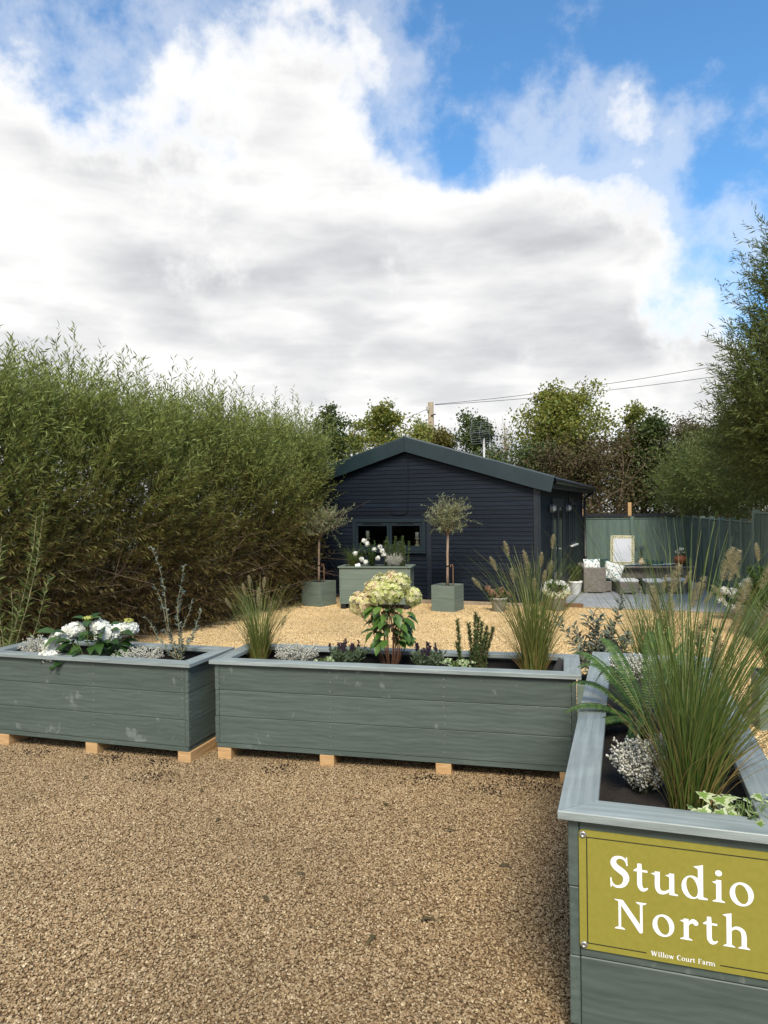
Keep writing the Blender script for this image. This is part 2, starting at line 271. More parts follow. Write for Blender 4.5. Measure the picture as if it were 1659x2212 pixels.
# ------------------------------------------------------------------ mesh helpers
def link(name, me, material=None, parent=None, loc=(0, 0, 0), rot=(0, 0, 0)):
    o = bpy.data.objects.new(name, me); col.objects.link(o)
    if material and not me.materials: me.materials.append(material)
    o.location = loc; o.rotation_euler = rot
    if parent: o.parent = parent
    return o
def empty(name, loc=(0, 0, 0), rz=0, label=None, cat=None, group=None):
    o = bpy.data.objects.new(name, None); col.objects.link(o); o.location = loc; o.rotation_euler = (0, 0, rz); o.empty_display_size = .1
    return tag(o, label, cat, group)
def tag(o, label=None, cat=None, group=None, kind=None):
    if label: o['label'] = label
    if cat: o['category'] = cat
    if group: o['group'] = group
    if kind: o['kind'] = kind
    return o
class MB:
    def __init__(s): s.v = []; s.f = []
    def add(s, v, f):
        k = len(s.v); s.v += [tuple(p) for p in v]; s.f += [tuple(i+k for i in q) for q in f]; return s
    def box(s, a, b):
        x0, y0, z0 = a; x1, y1, z1 = b
        return s.add([(x0, y0, z0), (x1, y0, z0), (x1, y1, z0), (x0, y1, z0), (x0, y0, z1), (x1, y0, z1), (x1, y1, z1), (x0, y1, z1)],
                     [(3, 2, 1, 0), (4, 5, 6, 7), (0, 1, 5, 4), (1, 2, 6, 5), (2, 3, 7, 6), (3, 0, 4, 7)])
    def cbox(s, a, b, c=.003):
        """box with chamfered edges"""
        v = []; idx = {}
        for ix in (0, 1):
            for iy in (0, 1):
                for iz in (0, 1):
                    p = [(a, b)[i][k] for k, i in enumerate((ix, iy, iz))]; sg = [1 if i == 0 else -1 for i in (ix, iy, iz)]
                    for ax in range(3):
                        q = [p[k]+(0 if k == ax else sg[k]*c) for k in range(3)]; idx[(ix, iy, iz, ax)] = len(v); v.append(q)
        f = []
        for ax in range(3):
            o1, o2 = [k for k in range(3) if k != ax]
            for sd_ in (0, 1):
                q = []
                for (i, j) in ((0, 0), (1, 0), (1, 1), (0, 1)):
                    t = [0, 0, 0]; t[ax] = sd_; t[o1] = i; t[o2] = j; q.append(idx[(*t, ax)])
                f.append(q)
            for (i, j) in ((0, 0), (1, 0), (1, 1), (0, 1)):
                t0 = [0, 0, 0]; t0[o1] = i; t0[o2] = j; t1 = list(t0); t1[ax] = 1
                f.append([idx[(*t0, o1)], idx[(*t1, o1)], idx[(*t1, o2)], idx[(*t0, o2)]])
        for ix in (0, 1):
            for iy in (0, 1):
                for iz in (0, 1): f.append([idx[(ix, iy, iz, k)] for k in range(3)])
        return s.add(v, f)
    def tube(s, pts, rad, n=6, cap=True):
        pts = [Vector(p) for p in pts]; rad = [rad]*len(pts) if isinstance(rad, (int, float)) else rad
        v = []; f = []; prev = None
        for i, p in enumerate(pts):
            d = (pts[min(i+1, len(pts)-1)]-pts[max(i-1, 0)]).normalized()
            a = prev if prev is not None else (Vector((0, 0, 1)) if abs(d.z) < .9 else Vector((1, 0, 0)))
            a = (a-d*a.dot(d)); a = a.normalized() if a.length > 1e-5 else d.orthogonal().normalized(); prev = a; b = d.cross(a)
            for k in range(n):
                t = 2*math.pi*k/n; v.append(p+(a*math.cos(t)+b*math.sin(t))*rad[i])
        for i in range(len(pts)-1):
            for k in range(n): f.append((i*n+k, i*n+(k+1) % n, (i+1)*n+(k+1) % n, (i+1)*n+k))
        if cap: f.append(tuple(range(n-1, -1, -1))); f.append(tuple((len(pts)-1)*n+k for k in range(n)))
        return s.add(v, f)
    def lathe(s, prof, n=20, c=(0, 0, 0)):
        v = [(c[0]+r*math.cos(2*math.pi*k/n), c[1]+r*math.sin(2*math.pi*k/n), c[2]+z) for r, z in prof for k in range(n)]
        f = [(i*n+k, i*n+(k+1) % n, (i+1)*n+(k+1) % n, (i+1)*n+k) for i in range(len(prof)-1) for k in range(n)]
        f.append(tuple(range(n-1, -1, -1))); f.append(tuple((len(prof)-1)*n+k for k in range(n)))
        return s.add(v, f)
    def build(s, name, material, parent=None, loc=(0, 0, 0), rot=(0, 0, 0), smooth=False):
        me = bpy.data.meshes.new(name); me.from_pydata([tuple(p) for p in s.v], [], s.f); fix(me, smooth)
        return link(name, me, material, parent, loc, rot)
def fix(me, smooth):
    bm = bmesh.new(); bm.from_mesh(me); bmesh.ops.recalc_face_normals(bm, faces=bm.faces); bm.to_mesh(me); bm.free()
    if smooth:
        for p in me.polygons: p.use_smooth = True
def npmesh(name, V, Fc, material, parent=None, loc=(0, 0, 0), smooth=False, kind=None):
    """mesh from numpy arrays; Fc is a list of (m,k) index arrays"""
    me = bpy.data.meshes.new(name); me.vertices.add(len(V)); me.vertices.foreach_set('co', np.asarray(V, np.float32).ravel())
    idx = np.concatenate([a.ravel() for a in Fc]); tot = np.concatenate([np.full(len(a), a.shape[1]) for a in Fc]); st = np.concatenate([[0], np.cumsum(tot)[:-1]])
    me.loops.add(len(idx)); me.loops.foreach_set('vertex_index', idx.astype(np.int32)); me.polygons.add(len(tot)); me.polygons.foreach_set('loop_start', st.astype(np.int32)); me.polygons.foreach_set('loop_total', tot.astype(np.int32))
    me.update(); me.validate()
    if smooth: me.polygons.foreach_set('use_smooth', [True]*len(tot))
    o = link(name, me, material, parent, loc)
    if kind: o['kind'] = kind
    return o
# leaf templates: x along the leaf, y across, z up from its face
T_LEAF = (np.array([[0, 0, 0], [.42, .5, .06], [1, 0, -.02], [.42, -.5, .06]]), [np.array([[0, 2, 1], [0, 3, 2]])])
T_CURL = (np.array([[0, 0, 0], [.3, .5, .1], [.35, 0, .05], [.3, -.5, .1], [.7, .35, .03], [.72, 0, -.02], [.7, -.35, .03], [1, 0, -.2]]),
          [np.array([[0, 2, 1, 1], [0, 3, 2, 2]])[:, :3], np.array([[1, 2, 5, 4], [2, 3, 6, 5]]), np.array([[4, 5, 7], [5, 6, 7]])])
T_BROAD = (np.array([[0, 0, 0], [.2, .36, .07], [.2, 0, 0], [.2, -.36, .07], [.5, .5, .1], [.5, 0, .03], [.5, -.5, .1], [.8, .26, .02], [.8, 0, -.03], [.8, -.26, .02], [1, 0, -.12]]),
           [np.array([[0, 2, 1], [0, 3, 2], [7, 8, 10], [8, 9, 10]]), np.array([[1, 2, 5, 4], [2, 3, 6, 5], [4, 5, 8, 7], [5, 6, 9, 8]])])
T_PETAL4 = (lambda: (np.array([[0, 0, 0]]+[[r*math.cos(a), r*math.sin(a), z] for k in range(4) for a, r, z in ((k*math.pi/2-.62, .42, .05), (k*math.pi/2-.35, .55, .0), (k*math.pi/2+.35, .55, .1), (k*math.pi/2+.62, .42, .05))]),
            [np.array([[0, 1+4*k, 2+4*k, 3+4*k] for k in range(4)]), np.array([[0, 3+4*k, 4+4*k] for k in range(4)])]))()
T_BEAD = (np.array([[0, 0, 0], [.5, .5, 0], [.5, -.25, .43], [.5, -.25, -.43], [1, 0, 0]]), [np.array([[0, 2, 1], [0, 3, 2], [0, 1, 3], [4, 1, 2], [4, 2, 3], [4, 3, 1]])])
_ivy = [(0, 0), (.1, .22), (-.12, .5), (.28, .42), (.42, .3), (.62, .42), (.66, .2), (1, 0)]
T_IVY = (np.array([[.4, 0, .06]]+[[x, y, 0] for x, y in _ivy]+[[x, -y, 0] for x, y in _ivy[-2:0:-1]]), [np.array([[0, 1+k, 1+(k+1) % 14] for k in range(14)])])
def nrm(a): return a/np.maximum(np.linalg.norm(a, axis=1, keepdims=True), 1e-9)
def scat(T, pos, d, up, ln, wd, th=None):
    """place the template at every pos along d, its face turned toward up; returns (V, faces)"""
    tv, tf = T; pos = np.asarray(pos, float); n = len(pos)
    d = nrm(np.asarray(d, float)); s = nrm(np.cross(np.broadcast_to(up, d.shape), d)+1e-6); u = np.cross(d, s)
    ln = np.broadcast_to(ln, n); wd = np.broadcast_to(wd, n); th = ln if th is None else np.broadcast_to(th, n)
    V = pos[:, None]+tv[None, :, 0, None]*(ln[:, None]*d)[:, None]+tv[None, :, 1, None]*(wd[:, None]*s)[:, None]+tv[None, :, 2, None]*(th[:, None]*u)[:, None]
    k = len(tv); off = (np.arange(n)*k)[:, None, None]
    return V.reshape(-1, 3), [(f[None]+off).reshape(-1, f.shape[1]) for f in tf]
def leaves(name, T, pos, d, up, ln, wd, material, parent=None, th=None, smooth=False, kind=None, loc=(0, 0, 0)):
    V, f = scat(T, pos, d, up, ln, wd, th); return npmesh(name, V, f, material, parent, loc, smooth, kind)
def U(a, b, n=None): return rng.uniform(a, b, n)
def rdir(n, zb=0.):
    a = rng.normal(size=(n, 3)); a[:, 2] += zb; return nrm(a)
def ribbons(P, W, side):
    """P (n,k,3) centre lines, W (n,k) half widths, side (n,3)"""
    n, k, _ = P.shape; L = P-side[:, None]*W[..., None]; Rr = P+side[:, None]*W[..., None]
    V = np.stack([L, Rr], 2).reshape(-1, 3); i = np.arange(k-1); base = (np.arange(n)*k*2)[:, None]
    q = np.stack([base+2*i, base+2*i+1, base+2*i+3, base+2*i+2], -1).reshape(-1, 4); return V, [q]
def gr(Y): return max(-.24, min(.117, -.03*(Y-4.9)))

# ------------------------------------------------------------------ ground and gravel
def gravel_mat(name, cols, dark, scale):
    M = bpy.data.materials.new(name); M.use_nodes = True; t = M.node_tree; N = t.nodes; L = t.links; B = N['Principled BSDF']; B.inputs['Roughness'].default_value = .85; B.inputs['Specular IOR Level'].default_value = .25
    tcn = N.new('ShaderNodeTexCoord'); v = N.new('ShaderNodeTexVoronoi'); v.inputs['Scale'].default_value = scale; L.new(tcn.outputs['Object'], v.inputs['Vector'])
    cr = N.new('ShaderNodeValToRGB'); e = cr.color_ramp.elements
    while len(e) < len(cols): e.new(.5)
    for i, c in enumerate(cols): e[i].position = i/(len(cols)-1); e[i].color = (*c, 1)
    sx = N.new('ShaderNodeSeparateColor'); L.new(v.outputs['Color'], sx.inputs[0]); L.new(sx.outputs[0], cr.inputs[0])
    mr = N.new('ShaderNodeMapRange'); L.new(v.outputs['Distance'], mr.inputs[0]); mr.inputs[1].default_value = .35; mr.inputs[2].default_value = .75
    o = mixrgb(N, L, mr.outputs[0], cr.outputs[0], dark)
    n = N.new('ShaderNodeTexNoise'); n.inputs['Scale'].default_value = 1.1; n.inputs['Detail'].default_value = 5; L.new(tcn.outputs['Object'], n.inputs['Vector'])
    m2 = N.new('ShaderNodeMapRange'); L.new(n.outputs['Fac'], m2.inputs[0]); m2.inputs[1].default_value = .3; m2.inputs[2].default_value = .7; m2.inputs[3].default_value = .82; m2.inputs[4].default_value = 1.12
    h = N.new('ShaderNodeHueSaturation'); L.new(m2.outputs[0], h.inputs['Value']); L.new(o, h.inputs['Color']); L.new(h.outputs[0], B.inputs['Base Color'])
    bn = N.new('ShaderNodeBump'); bn.invert = True; bn.inputs['Strength'].default_value = 1; bn.inputs['Distance'].default_value = .008; L.new(v.outputs['Distance'], bn.inputs['Height']); L.new(bn.outputs[0], B.inputs['Normal'])
    return M
GRAVEL_SHADE = [(.115, .068, .033), (.205, .13, .062), (.285, .193, .097), (.4, .295, .168), (.235, .157, .082), (.56, .45, .285)]  # driveway gravel: shade painted in as a darker, browner colour than the courtyard
GLD = [(.33, .205, .085), (.5, .34, .15), (.62, .45, .215), (.73, .57, .32), (.56, .385, .175), (.8, .68, .45)]
G_DRIVE = gravel_mat('driveway_gravel_painted_shade', GRAVEL_SHADE, (.11, .07, .034), 75)
G_COURT = gravel_mat('courtyard_gravel', GLD, (.1, .055, .02), 48)
def stone_mat(name, cols):
    M = bpy.data.materials.new(name); M.use_nodes = True; t = M.node_tree; N = t.nodes; L = t.links; B = N['Principled BSDF']; B.inputs['Roughness'].default_value = .7; B.inputs['Specular IOR Level'].default_value = .3
    oi = N.new('ShaderNodeObjectInfo'); cr = N.new('ShaderNodeValToRGB'); e = cr.color_ramp.elements
    while len(e) < len(cols): e.new(.5)
    for i, c in enumerate(cols): e[i].position = i/(len(cols)-1); e[i].color = (*c, 1)
    L.new(oi.outputs['Random'], cr.inputs[0])
    # patches of dirtier, browner stone
    g = N.new('ShaderNodeNewGeometry'); n = N.new('ShaderNodeTexNoise'); n.inputs['Scale'].default_value = .9; n.inputs['Detail'].default_value = 5; L.new(g.outputs['Position'], n.inputs['Vector'])
    m2 = N.new('ShaderNodeMapRange'); L.new(n.outputs['Fac'], m2.inputs[0]); m2.inputs[1].default_value = .3; m2.inputs[2].default_value = .7; m2.inputs[3].default_value = .8; m2.inputs[4].default_value = 1.15
    h = N.new('ShaderNodeHueSaturation'); L.new(m2.outputs[0], h.inputs['Value']); L.new(cr.outputs[0], h.inputs['Color']); L.new(h.outputs[0], B.inputs['Base Color'])
    return M
EARTH = mat('earth_and_grass', (.06, .06, .025), (.1, .095, .04), .95, 3)
ys = [-120, 1.0, 12.9, 300]; V = []; F_ = []
for y in ys: V += [(-250, y, gr(y)-.006), (250, y, gr(y)-.006)]
for i in range(3): F_.append((2*i, 2*i+1, 2*i+3, 2*i+2))
tag(MB().add(V, F_).build('ground', EARTH), kind='structure')
def sheet(name, poly, material, dz):
    bm = bmesh.new(); bm.faces.new([bm.verts.new((x, y, 0)) for x, y in poly])
    for yy in (1.0, 12.9): bmesh.ops.bisect_plane(bm, geom=bm.verts[:]+bm.edges[:]+bm.faces[:], plane_co=(0, yy, 0), plane_no=(0, 1, 0))
    for v in bm.verts: v.co.z = gr(v.co.y)+dz
    bmesh.ops.recalc_face_normals(bm, faces=bm.faces)
    if bm.faces[:][0].normal.z < 0: bmesh.ops.reverse_faces(bm, faces=bm.faces)
    me = bpy.data.meshes.new(name); bm.to_mesh(me); bm.free(); return link(name, me, material)
edge_line = [(-9, 7.9), (-1.15, 5.2), (1.2, 4.62), (1.62, 4.5), (.95, 2.45), (1.6, 2.1), (9, -.4)]
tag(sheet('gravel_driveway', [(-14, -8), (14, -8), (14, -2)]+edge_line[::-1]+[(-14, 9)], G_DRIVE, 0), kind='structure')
tag(sheet('gravel_courtyard', edge_line+[(9.4, 20), (9, 24), (-3, 24), (-3, 14), (-9, 9)], G_COURT, .004), kind='structure')
def stones(name, poly, dens, smin, smax, material, seed):
    o = sheet(name, poly, None, .006); ng = bpy.data.node_groups.new(name, 'GeometryNodeTree')
    ng.interface.new_socket('Geometry', in_out='INPUT', socket_type='NodeSocketGeometry'); ng.interface.new_socket('Geometry', in_out='OUTPUT', socket_type='NodeSocketGeometry')
    N = ng.nodes; L = ng.links; gi = N.new('NodeGroupInput'); go = N.new('NodeGroupOutput')
    dp = N.new('GeometryNodeDistributePointsOnFaces'); dp.inputs['Density'].default_value = dens; dp.inputs['Seed'].default_value = seed; L.new(gi.outputs[0], dp.inputs[0])
    ic = N.new('GeometryNodeMeshIcoSphere'); ic.inputs['Radius'].default_value = 1; ic.inputs['Subdivisions'].default_value = 1
    sp = N.new('GeometryNodeSetPosition'); L.new(ic.outputs[0], sp.inputs[0]); nz = N.new('ShaderNodeTexNoise'); nz.inputs['Scale'].default_value = 1.3; sb = N.new('ShaderNodeVectorMath'); sb.operation = 'SUBTRACT'; L.new(nz.outputs['Color'], sb.inputs[0]); sb.inputs[1].default_value = (.5, .5, .5)
    sc = N.new('ShaderNodeVectorMath'); sc.operation = 'SCALE'; sc.inputs['Scale'].default_value = 1.1; L.new(sb.outputs[0], sc.inputs[0]); L.new(sc.outputs[0], sp.inputs['Offset'])
    sm = N.new('GeometryNodeSetMaterial'); sm.inputs['Material'].default_value = material; L.new(sp.outputs[0], sm.inputs[0])
    rv = N.new('FunctionNodeRandomValue'); rv.data_type = 'FLOAT_VECTOR'; rv.inputs[0].default_value = (smin, smin, smin*.55); rv.inputs[1].default_value = (smax, smax*.8, smax*.55)
    rr = N.new('FunctionNodeRandomValue'); rr.data_type = 'FLOAT_VECTOR'; rr.inputs[0].default_value = (-.7, -.7, 0); rr.inputs[1].default_value = (.7, .7, 6.28); rr.inputs['Seed'].default_value = 5
    ip = N.new('GeometryNodeInstanceOnPoints'); L.new(dp.outputs[0], ip.inputs['Points']); L.new(sm.outputs[0], ip.inputs['Instance']); L.new(rv.outputs[0], ip.inputs['Scale']); L.new(rr.outputs[0], ip.inputs['Rotation'])
    L.new(ip.outputs[0], go.inputs[0]); md = o.modifiers.new('stones', 'NODES'); md.node_group = ng
    o.data.materials.append(material); return o
tag(stones('gravel_stones', [(-2.5, 1.5), (2.0, 1.3), (2.0, 2.6), (1.3, 4.95), (-1.2, 5.5), (-4.4, 6.5), (-4.5, 5.0)], 16500, .0028, .0074, stone_mat('driveway_stone_painted_shade', GRAVEL_SHADE), 3),
    'loose driveway gravel in front of the planters, shade painted into its brown', 'gravel', kind='stuff')
tag(stones('gravel_stones', [(-3.9, 6.2), (-1.15, 5.4), (1.25, 4.8), (1.5, 3.2), (3.2, 3.0), (6.1, 11), (6.2, 12.85), (3.5, 14), (-1.5, 15.6), (-2.9, 13.2)], 2600, .005, .011, stone_mat('courtyard_stone', GLD), 9),
    'loose golden courtyard gravel between the planters and the shed', 'gravel', kind='stuff')
# soil spilled in front of the planters, and a few leaves and twigs blown on the gravel
pc = np.concatenate([np.c_[U(-.16, .16, 130)**3*40*.9+c[0], U(-.05, .05, 130)+c[1]] for c in ((-1.9, 5.0), (-1.55, 4.9), (-2.5, 5.15), (.25, 4.5), (.95, 4.32), (.8, 4.45), (.6, 4.3), (-.7, 4.72), (-1.5, 4.6))])
pc = pc+rng.normal(size=pc.shape)*.05
pz = np.array([gr(y)+.008 for y in pc[:, 1]])
tag(leaves('spilled_soil', T_BEAD, np.c_[pc, pz], rdir(len(pc)), (0, 0, 1), U(.005, .018, len(pc)), U(.006, .016, len(pc)), CLOD), 'dark crumbs of soil spilled along the foot of the planters', 'soil', kind='stuff')
pp = np.array([(.12, 2.85), (-.5, 3.0), (-.05, 2.75), (.5, 3.3), (-1.1, 4.3), (-.9, 3.9), (-.42, 3.25), (.0, 4.05), (-1.9, 4.6), (.3, 3.7)])
for i, (x, y) in enumerate(pp):
    o = leaves('fallen_leaf', T_CURL, [(x, y, gr(y)+.016)], [(math.cos(i*2.1), math.sin(i*2.1), .12)], (0, 0, 1), [.075 if i < 4 else .05], [.022], (LF_BROWN), None)
    tag(o, 'narrow dry brown leaf lying on the driveway gravel', 'leaf', 'dry leaves on the driveway gravel')

# ------------------------------------------------------------------ planters
def unit(name, mk):
    me = bpy.data.meshes.new(name); b = MB(); mk(b); me.from_pydata([tuple(p) for p in b.v], [], b.f); fix(me, False); return me
screw_me = unit('screw_head', lambda b: b.lathe([(.0032, -.004), (.0032, .0008), (.001, .0002)], 8)); screw_me.materials.append(STEEL)
def planter(label, loc, ang, Lx, Ly, zb, nz, ph, rim=.1, over=.03, screws=(), bear=(), paint=None, rimpaint=None, soil_dz=.07, bear_h=None, bmat=None):
    """root at the rim's front left corner on the ground; x along the front, y into the box"""
    P = paint or PAINT; RP = rimpaint or RIM_SKYLIT; PY_ = paint or PAINTY; RPY = rimpaint or RIM_SKYLIT_Y
    r = empty('planter_box', loc, -ang, label, 'planter', 'timber planters')
    top = zb+nz*ph; x0, x1, y0, y1 = over, Lx-over, over, Ly-over; t = .03; g = .0012
    for k in range(nz):
        a, b = zb+k*ph+g, zb+(k+1)*ph-g
        MB().cbox((x0+t+.0015, y0, a), (x1-t-.0015, y0+t, b), .0025).build('plank', P, r)
        MB().cbox((x0+t, y1-t, a), (x1-t, y1, b), .0025).build('plank', P, r)
        jx = U(-.003, .003)
        MB().cbox((x0+jx, y0-.002, a), (x0+t, y1, b), .0025).build('end_plank', PY_, r)
        MB().cbox((x1-t, y0-.002, a), (x1+jx, y1, b), .0025).build('end_plank', PY_, r)
    MB().cbox((x0+.008, y0+.004, zb-.034), (x1-.008, y1-.004, zb-.001), .002).build('base_board', P, r)
    MB().box((x0+t+.001, y0+t+.001, zb+.01), (x1-t-.001, y0+t+.004, top-.02)).box((x0+t+.001, y1-t-.004, zb+.01), (x1-t-.001, y1-t-.001, top-.02)).box((x0+t+.001, y0+t+.004, zb+.01), (x0+t+.004, y1-t-.004, top-.02)).box((x1-t-.004, y0+t+.004, zb+.01), (x1-t-.001, y1-t-.004, top-.02)).build('liner', LINER, r)
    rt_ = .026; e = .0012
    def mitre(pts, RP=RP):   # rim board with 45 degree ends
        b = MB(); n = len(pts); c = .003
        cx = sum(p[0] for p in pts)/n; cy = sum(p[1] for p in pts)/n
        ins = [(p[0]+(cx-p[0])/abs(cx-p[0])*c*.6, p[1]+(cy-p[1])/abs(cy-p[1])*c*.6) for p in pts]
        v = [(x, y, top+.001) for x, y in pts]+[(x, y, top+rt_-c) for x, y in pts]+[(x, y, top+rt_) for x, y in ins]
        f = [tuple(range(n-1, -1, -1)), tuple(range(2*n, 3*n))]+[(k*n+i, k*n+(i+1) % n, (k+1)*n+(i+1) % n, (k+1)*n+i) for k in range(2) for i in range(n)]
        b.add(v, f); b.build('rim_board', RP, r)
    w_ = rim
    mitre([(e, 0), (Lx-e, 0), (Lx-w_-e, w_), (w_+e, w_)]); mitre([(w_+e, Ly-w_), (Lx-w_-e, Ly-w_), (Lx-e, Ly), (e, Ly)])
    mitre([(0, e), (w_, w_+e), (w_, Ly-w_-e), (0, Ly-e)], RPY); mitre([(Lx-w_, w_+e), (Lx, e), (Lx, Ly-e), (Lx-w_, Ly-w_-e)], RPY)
    n = 14; xs = np.linspace(x0+t+.005, x1-t-.005, n); yy = np.linspace(y0+t+.005, y1-t-.005, 8); b = MB()
    b.add([(x, y, top-soil_dz+U(-.012, .012)) for y in yy for x in xs], [(j*n+i, j*n+i+1, (j+1)*n+i+1, (j+1)*n+i) for j in range(7) for i in range(n-1)])
    b.build('soil', SOIL, r, smooth=True)
    for sx_ in screws:
        for k in range(nz):
            for q in (.18, .5, .82):
                link('screw', screw_me, None, r, (sx_+U(-.004, .004), y0-.0005, zb+(k+q)*ph+U(-.008, .008)), (R(90), 0, 0))
    for k in range(nz):
        for q in (.3, .75): link('screw', screw_me, None, r, (x1+.0025, y0+.015, zb+(k+q)*ph), (0, R(90), 0))
    bh = bear_h or (zb-.034)
    for bx in bear:
        MB().cbox((bx, y0+.006, zb-.035-bh), (bx+.1, y1-.006, zb-.035), .003).build('bearer', bmat or RAW, r)
    return r
# middle planter (8 ft), left planter, the planter with the sign
planter('long sage green planter box with lime hydrangea and two tall grasses, on timber blocks', (-1.214, 4.945, 0), R(13.9), 2.465, .65, .118, 3, .181, rim=.105,
        screws=(.06, .86, 1.62, 2.4), bear=(.04, .78, 1.56, 2.33))
planter('shorter sage green planter box with white hydrangea and heather, on timber blocks', (-1.318-1.78*math.cos(R(17.1)), 4.848+1.78*math.sin(R(17.1)), -.012), R(17.1), 1.78, .62, .122, 3, .182, rim=.1,
        screws=(.1, .98, 1.70), bear=(.12, .9, 1.655))
SGA = R(18.4); SGO = (.510, 2.171)
planter('sage green planter box carrying the olive sign, with fern and large grass', (*SGO, .0), SGA, .68, 2.52, .135, 3, .2095, rim=.115, screws=(), bear=(.06, .52), bear_h=.06)
# ------------------------------------------------------------------ sign
def glyph_strokes():
    G = {}
    def st(x, y0, y1, w=.1): return ('p', [(x-w/2, y0), (x+w/2, y0), (x+w/2, y1), (x-w/2, y1)])
    def sf(x, y, w=.22, up_=True):    # slab serif foot
        h = .035
        return ('p', [(x-w/2, y), (x+w/2, y), (x+w/2*.9, y+h*.6), (x+.055, y+h*1.4), (x-.055, y+h*1.4), (x-w/2*.9, y+h*.6)]) if up_ else ('p', [(x-w/2, y), (x+w/2, y), (x+w/2*.9, y-h*.6), (x+.055, y-h*1.4), (x-.055, y-h*1.4), (x-w/2*.9, y-h*.6)])
    def fl(x, y): return ('p', [(x-.13, y-.045), (x-.05, y-.08), (x+.05, y-.03), (x+.05, y+.012), (x-.02, y-.008)])   # flag serif at a stem's top left
    def ring(cx, cy, rx, ry, tx, ty): return ('r', cx, cy, rx, ry, tx, ty)
    G['S'] = (.47, [('s', [(.395, .50), (.375, .58), (.31, .645), (.22, .655), (.135, .605), (.115, .52), (.165, .44), (.26, .375), (.345, .305), (.375, .2), (.32, .075), (.21, .018), (.115, .04), (.07, .11), (.055, .19)],
              [.012, .02, .026, .03, .05, .062, .066, .07, .068, .06, .044, .028, .024, .018, .01]), ('p', [(.378, .49), (.405, .49), (.398, .675), (.376, .675), (.362, .6)]), ('p', [(.045, .2), (.07, .2), (.09, .08), (.07, -.005), (.05, -.005)])])
    G['t'] = (.33, [('s', [(.14, .58), (.14, .45), (.14, .25), (.145, .11), (.19, .035), (.25, .035), (.305, .075)], [.04, .05, .05, .05, .045, .028, .012]), ('p', [(.02, .405), (.3, .405), (.3, .45), (.14, .45), (.18, .58), (.15, .58), (.1, .49), (.02, .43)])])
    G['u'] = (.54, [('s', [(.13, .46), (.13, .3), (.13, .14), (.17, .045), (.25, .03), (.34, .07), (.39, .13)], [.05, .05, .05, .046, .036, .026, .016]), fl(.13, .452), st(.415, .0, .46, .1), fl(.415, .452), ('p', [(.41, 0), (.54, .0), (.535, .03), (.46, .05)])])
    G['d'] = (.56, [ring(.235, .232, .205, .245, .1, .035), st(.4, .0, .70, .1), ('p', [(.26, .675), (.36, .62), (.45, .69), (.45, .728), (.36, .7)]), ('p', [(.4, 0), (.54, .005), (.535, .035), (.44, .06)])])
    G['i'] = (.3, [st(.15, .0, .46, .1), fl(.15, .452), sf(.15, 0, .25), ('r', .15, .6, .066, .062, .066, .062)])
    G['l'] = (.29, [st(.15, .0, .7, .1), fl(.15, .715), sf(.15, 0, .25)])
    G['o'] = (.5, [ring(.245, .228, .225, .246, .105, .045)])
    G['N'] = (.74, [st(.145, .0, .66, .055), ('p', [(.06, .66), (.215, .66), (.62, .1), (.6, -.03), (.56, -.02), (.13, .6)]), st(.6, -.01, .66, .055), sf(.145, 0, .23), sf(.6, .665, .23, False), ('p', [(.03, .665), (.2, .665), (.16, .62), (.05, .64)])])
    G['r'] = (.39, [st(.14, .0, .46, .1), fl(.14, .452), sf(.14, 0, .26), ('s', [(.16, .3), (.21, .385), (.28, .425), (.345, .41)], [.015, .028, .05, .04]), ('r', .335, .39, .052, .05, .052, .05)])
    G['h'] = (.58, [st(.13, .0, .7, .1), fl(.13, .715), sf(.13, 0, .24), ('s', [(.15, .33), (.22, .41), (.31, .425), (.395, .37), (.42, .26), (.42, .1), (.42, .0)], [.014, .026, .038, .046, .05, .05, .05]), sf(.42, 0, .24)])
    G['W'] = (.98, [('p', [(.1, .66), (.24, .66), (.37, .14), (.34, -.01), (.28, -.01)]), ('p', [(.3, .05), (.35, -.01), (.53, .6), (.49, .6)]), ('p', [(.43, .66), (.57, .66), (.71, .14), (.68, -.01), (.62, -.01)]), ('p', [(.64, .05), (.69, -.01), (.89, .66), (.85, .66)]), sf(.17, .665, .26, False), sf(.5, .665, .2, False), sf(.87, .665, .2, False)])
    G['w'] = (.72, [('p', [(.06, .46), (.18, .46), (.28, .12), (.25, -.01), (.2, -.01)]), ('p', [(.22, .04), (.26, -.01), (.39, .42), (.35, .42)]), ('p', [(.31, .46), (.43, .46), (.53, .12), (.5, -.01), (.45, -.01)]), ('p', [(.47, .04), (.51, -.01), (.66, .46), (.62, .46)]), sf(.12, .463, .2, False), sf(.64, .463, .16, False)])
    G['C'] = (.62, [('s', [(.55, .5), (.5, .6), (.39, .65), (.25, .61), (.14, .5), (.11, .33), (.15, .15), (.26, .04), (.4, .01), (.5, .05), (.56, .13)], [.015, .024, .026, .04, .062, .072, .062, .04, .026, .02, .012])])
    G['F'] = (.52, [st(.16, .0, .66, .1), sf(.16, 0, .28), ('p', [(.05, .625), (.47, .625), (.47, .665), (.05, .665)]), ('p', [(.44, .5), (.47, .5), (.475, .64), (.43, .64)]), ('p', [(.18, .32), (.38, .32), (.38, .36), (.18, .36)])])
    G['a'] = (.47, [('s', [(.09, .37), (.14, .43), (.23, .44), (.3, .4), (.32, .3), (.32, .1), (.36, .03), (.43, .05)], [.03, .03, .032, .044, .05, .05, .036, .012]), ('r', .2, .13, .14, .135, .075, .07)])
    G['m'] = (.88, [st(.13, .0, .46, .1), fl(.13, .452), sf(.13, 0, .24)]+[('s', [(.15+k, .33), (.22+k, .41), (.3+k, .425), (.38+k, .37), (.41+k, .26), (.41+k, 0)], [.014, .026, .038, .046, .05, .05]) for k in (0, .3)]+[sf(.42, 0, .22), sf(.72, 0, .24)])
    return G
GL = glyph_strokes()
